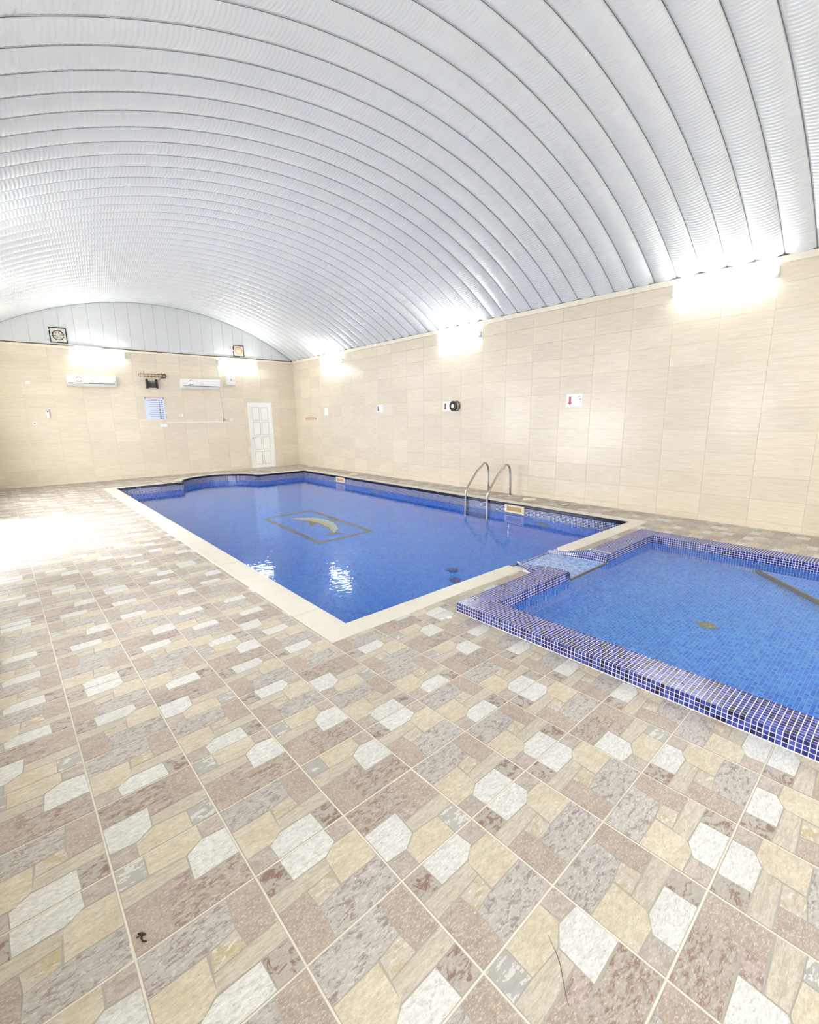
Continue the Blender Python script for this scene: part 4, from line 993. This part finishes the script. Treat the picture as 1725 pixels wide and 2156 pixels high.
depth_sign(7.36, 7.675, 1.725, 1.94, 'white sign with a down arrow, partly behind the round black reel', 'sign_maroon')
depth_sign(9.955, 10.235, 1.74, 1.938, 'small white arrow sign farthest along the long wall', 'sign_maroon')
tag(box('paper_sheet', MAT['sign_white'], None, XWf - 0.002, XWf, 12.79, 12.99, 1.70, 1.93), 'blank white sheet taped to the long wall near the corner', 'paper')
rl = tag(empty('wall_reel', (XWf, 7.25, 1.83)), 'round black wall reel with a pale hub over the arrow sign', 'reel')
MB().ring((0, 0, 0), (-1, 0, 0), [(0.118, 0.0), (0.118, 0.012), (0.10, 0.016), (0.095, 0.004)]).build('wall_ring', MAT['umber'], rl, True)
for k in range(5):
    t = 2 * math.pi * k / 5 + 0.3
    MB().tube([(-0.008, 0.10 * math.cos(t), 0.10 * math.sin(t)), (-0.10, 0.085 * math.cos(t), 0.085 * math.sin(t))], 0.012, 6).build('strut', MAT['cream_plastic'], rl)
MB().ring((0, 0, 0), (-1, 0, 0), [(0.07, 0.0), (0.07, 0.10)]).build('drum', MAT['cream_plastic'], rl, True)
MB().ring((0, 0, 0), (-1, 0, 0), [(0.0, 0.098), (0.112, 0.098), (0.115, 0.118), (0.10, 0.128), (0.05, 0.128), (0.045, 0.12)]).build('disc', MAT['black'], rl, True)
MB().ring((0, 0, 0), (-1, 0, 0), [(0.044, 0.11), (0.044, 0.131), (0.0, 0.134)]).build('hub', MAT['cream_plastic'], rl)
hk = tag(empty('hook_rail', (XWf, 13.87, 1.60)), 'thin reddish hook rail low on the long wall by the corner', 'rail')
for z in (-0.03, 0.035): MB().tube([(-0.03, -0.33, z), (-0.03, 0.33, z)], 0.007, 6).build('bar', MAT['orange'], hk)
for k in range(7): MB().tube([(-0.03, -0.3 + k * 0.1, -0.03), (-0.03, -0.3 + k * 0.1, 0.035)], 0.005, 6).build('rung', MAT['orange'], hk)
for s in (-1, 1): MB().box(-0.03, 0, s * 0.32 - 0.012, s * 0.32 + 0.012, -0.012, 0.012).build('bracket', MAT['orange'], hk)

# ------------------------------------------------------------------ deck fittings and litter
def lid(x, y, label):
    r = tag(empty('skimmer_lid', (x, y, 0)), label, 'lid', 'round deck lids')
    MB().ring((0, 0, 0), (0, 0, 1), [(0.125, -0.002), (0.125, 0.006), (0.115, 0.008), (0.11, 0.005)]).build('rim', MAT['lid'], r, True)
    MB().ring((0, 0, 0), (0, 0, 1), [(0.109, 0.003), (0.10, 0.008), (0.0, 0.009)]).build('cover', MAT['lid'], r, True)
lid(7.44, 11.03, 'round cream lid in the deck near the far corner'); lid(7.48, 5.06, 'round cream lid in the deck beside the ladder')
dg = tag(empty('deck_drain', (7.425, 4.28, 0)), 'small square drain cover set in the deck by the long wall', 'drain')
b_ = MB()
for r in clip_rects((-0.085, 0.085, -0.085, 0.085), [(-0.062, 0.062, -0.062, 0.062)]): b_.box(r[0], r[1], r[2], r[3], -0.001, 0.004)
b_.build('frame', MAT['umber'], dg); MB().box(-0.06, 0.06, -0.06, 0.06, -0.001, 0.003).build('cover', MAT['lid'], dg)
tw = tag(empty('hair_clip', (0.092, 1.44, 0)), 'tiny dark bent clip lying on the near floor tiles', 'hair clip')
MB().tube([(0.012, -0.010, 0.004), (0.004, 0.0, 0.004), (-0.006, 0.008, 0.004)], [0.003, 0.0045, 0.002], 8).build('head', MAT['twig'], tw, True)
MB().tube([(0.004, 0.0, 0.003), (-0.012, -0.002, 0.003)], 0.0018, 6).build('prong', MAT['twig'], tw, True)
MB().tube([(0.004, 0.0, 0.003), (-0.001, -0.012, 0.003), (0.002, -0.026, 0.003), (0.010, -0.033, 0.003)], 0.0022, 6).build('prong', MAT['twig'], tw, True)
def flake(x, y, s, label):
    n = 9; q = [(x + s * (0.7 + 0.4 * random.random()) * math.cos(2 * math.pi * i / n), y + s * (0.5 + 0.4 * random.random()) * math.sin(2 * math.pi * i / n)) for i in range(n)]
    o = MB().prism(q, 0.0, 0.006).build('plaster_flake', MAT['flake'], None, bevel=0.002); tag(o, label, 'flake', 'plaster flakes by the rim')
flake(2.485, 2.395, 0.030, 'larger white plaster flake on the floor by the rim corner'); flake(2.43, 2.42, 0.018, 'smaller white plaster flake on the floor by the rim corner')
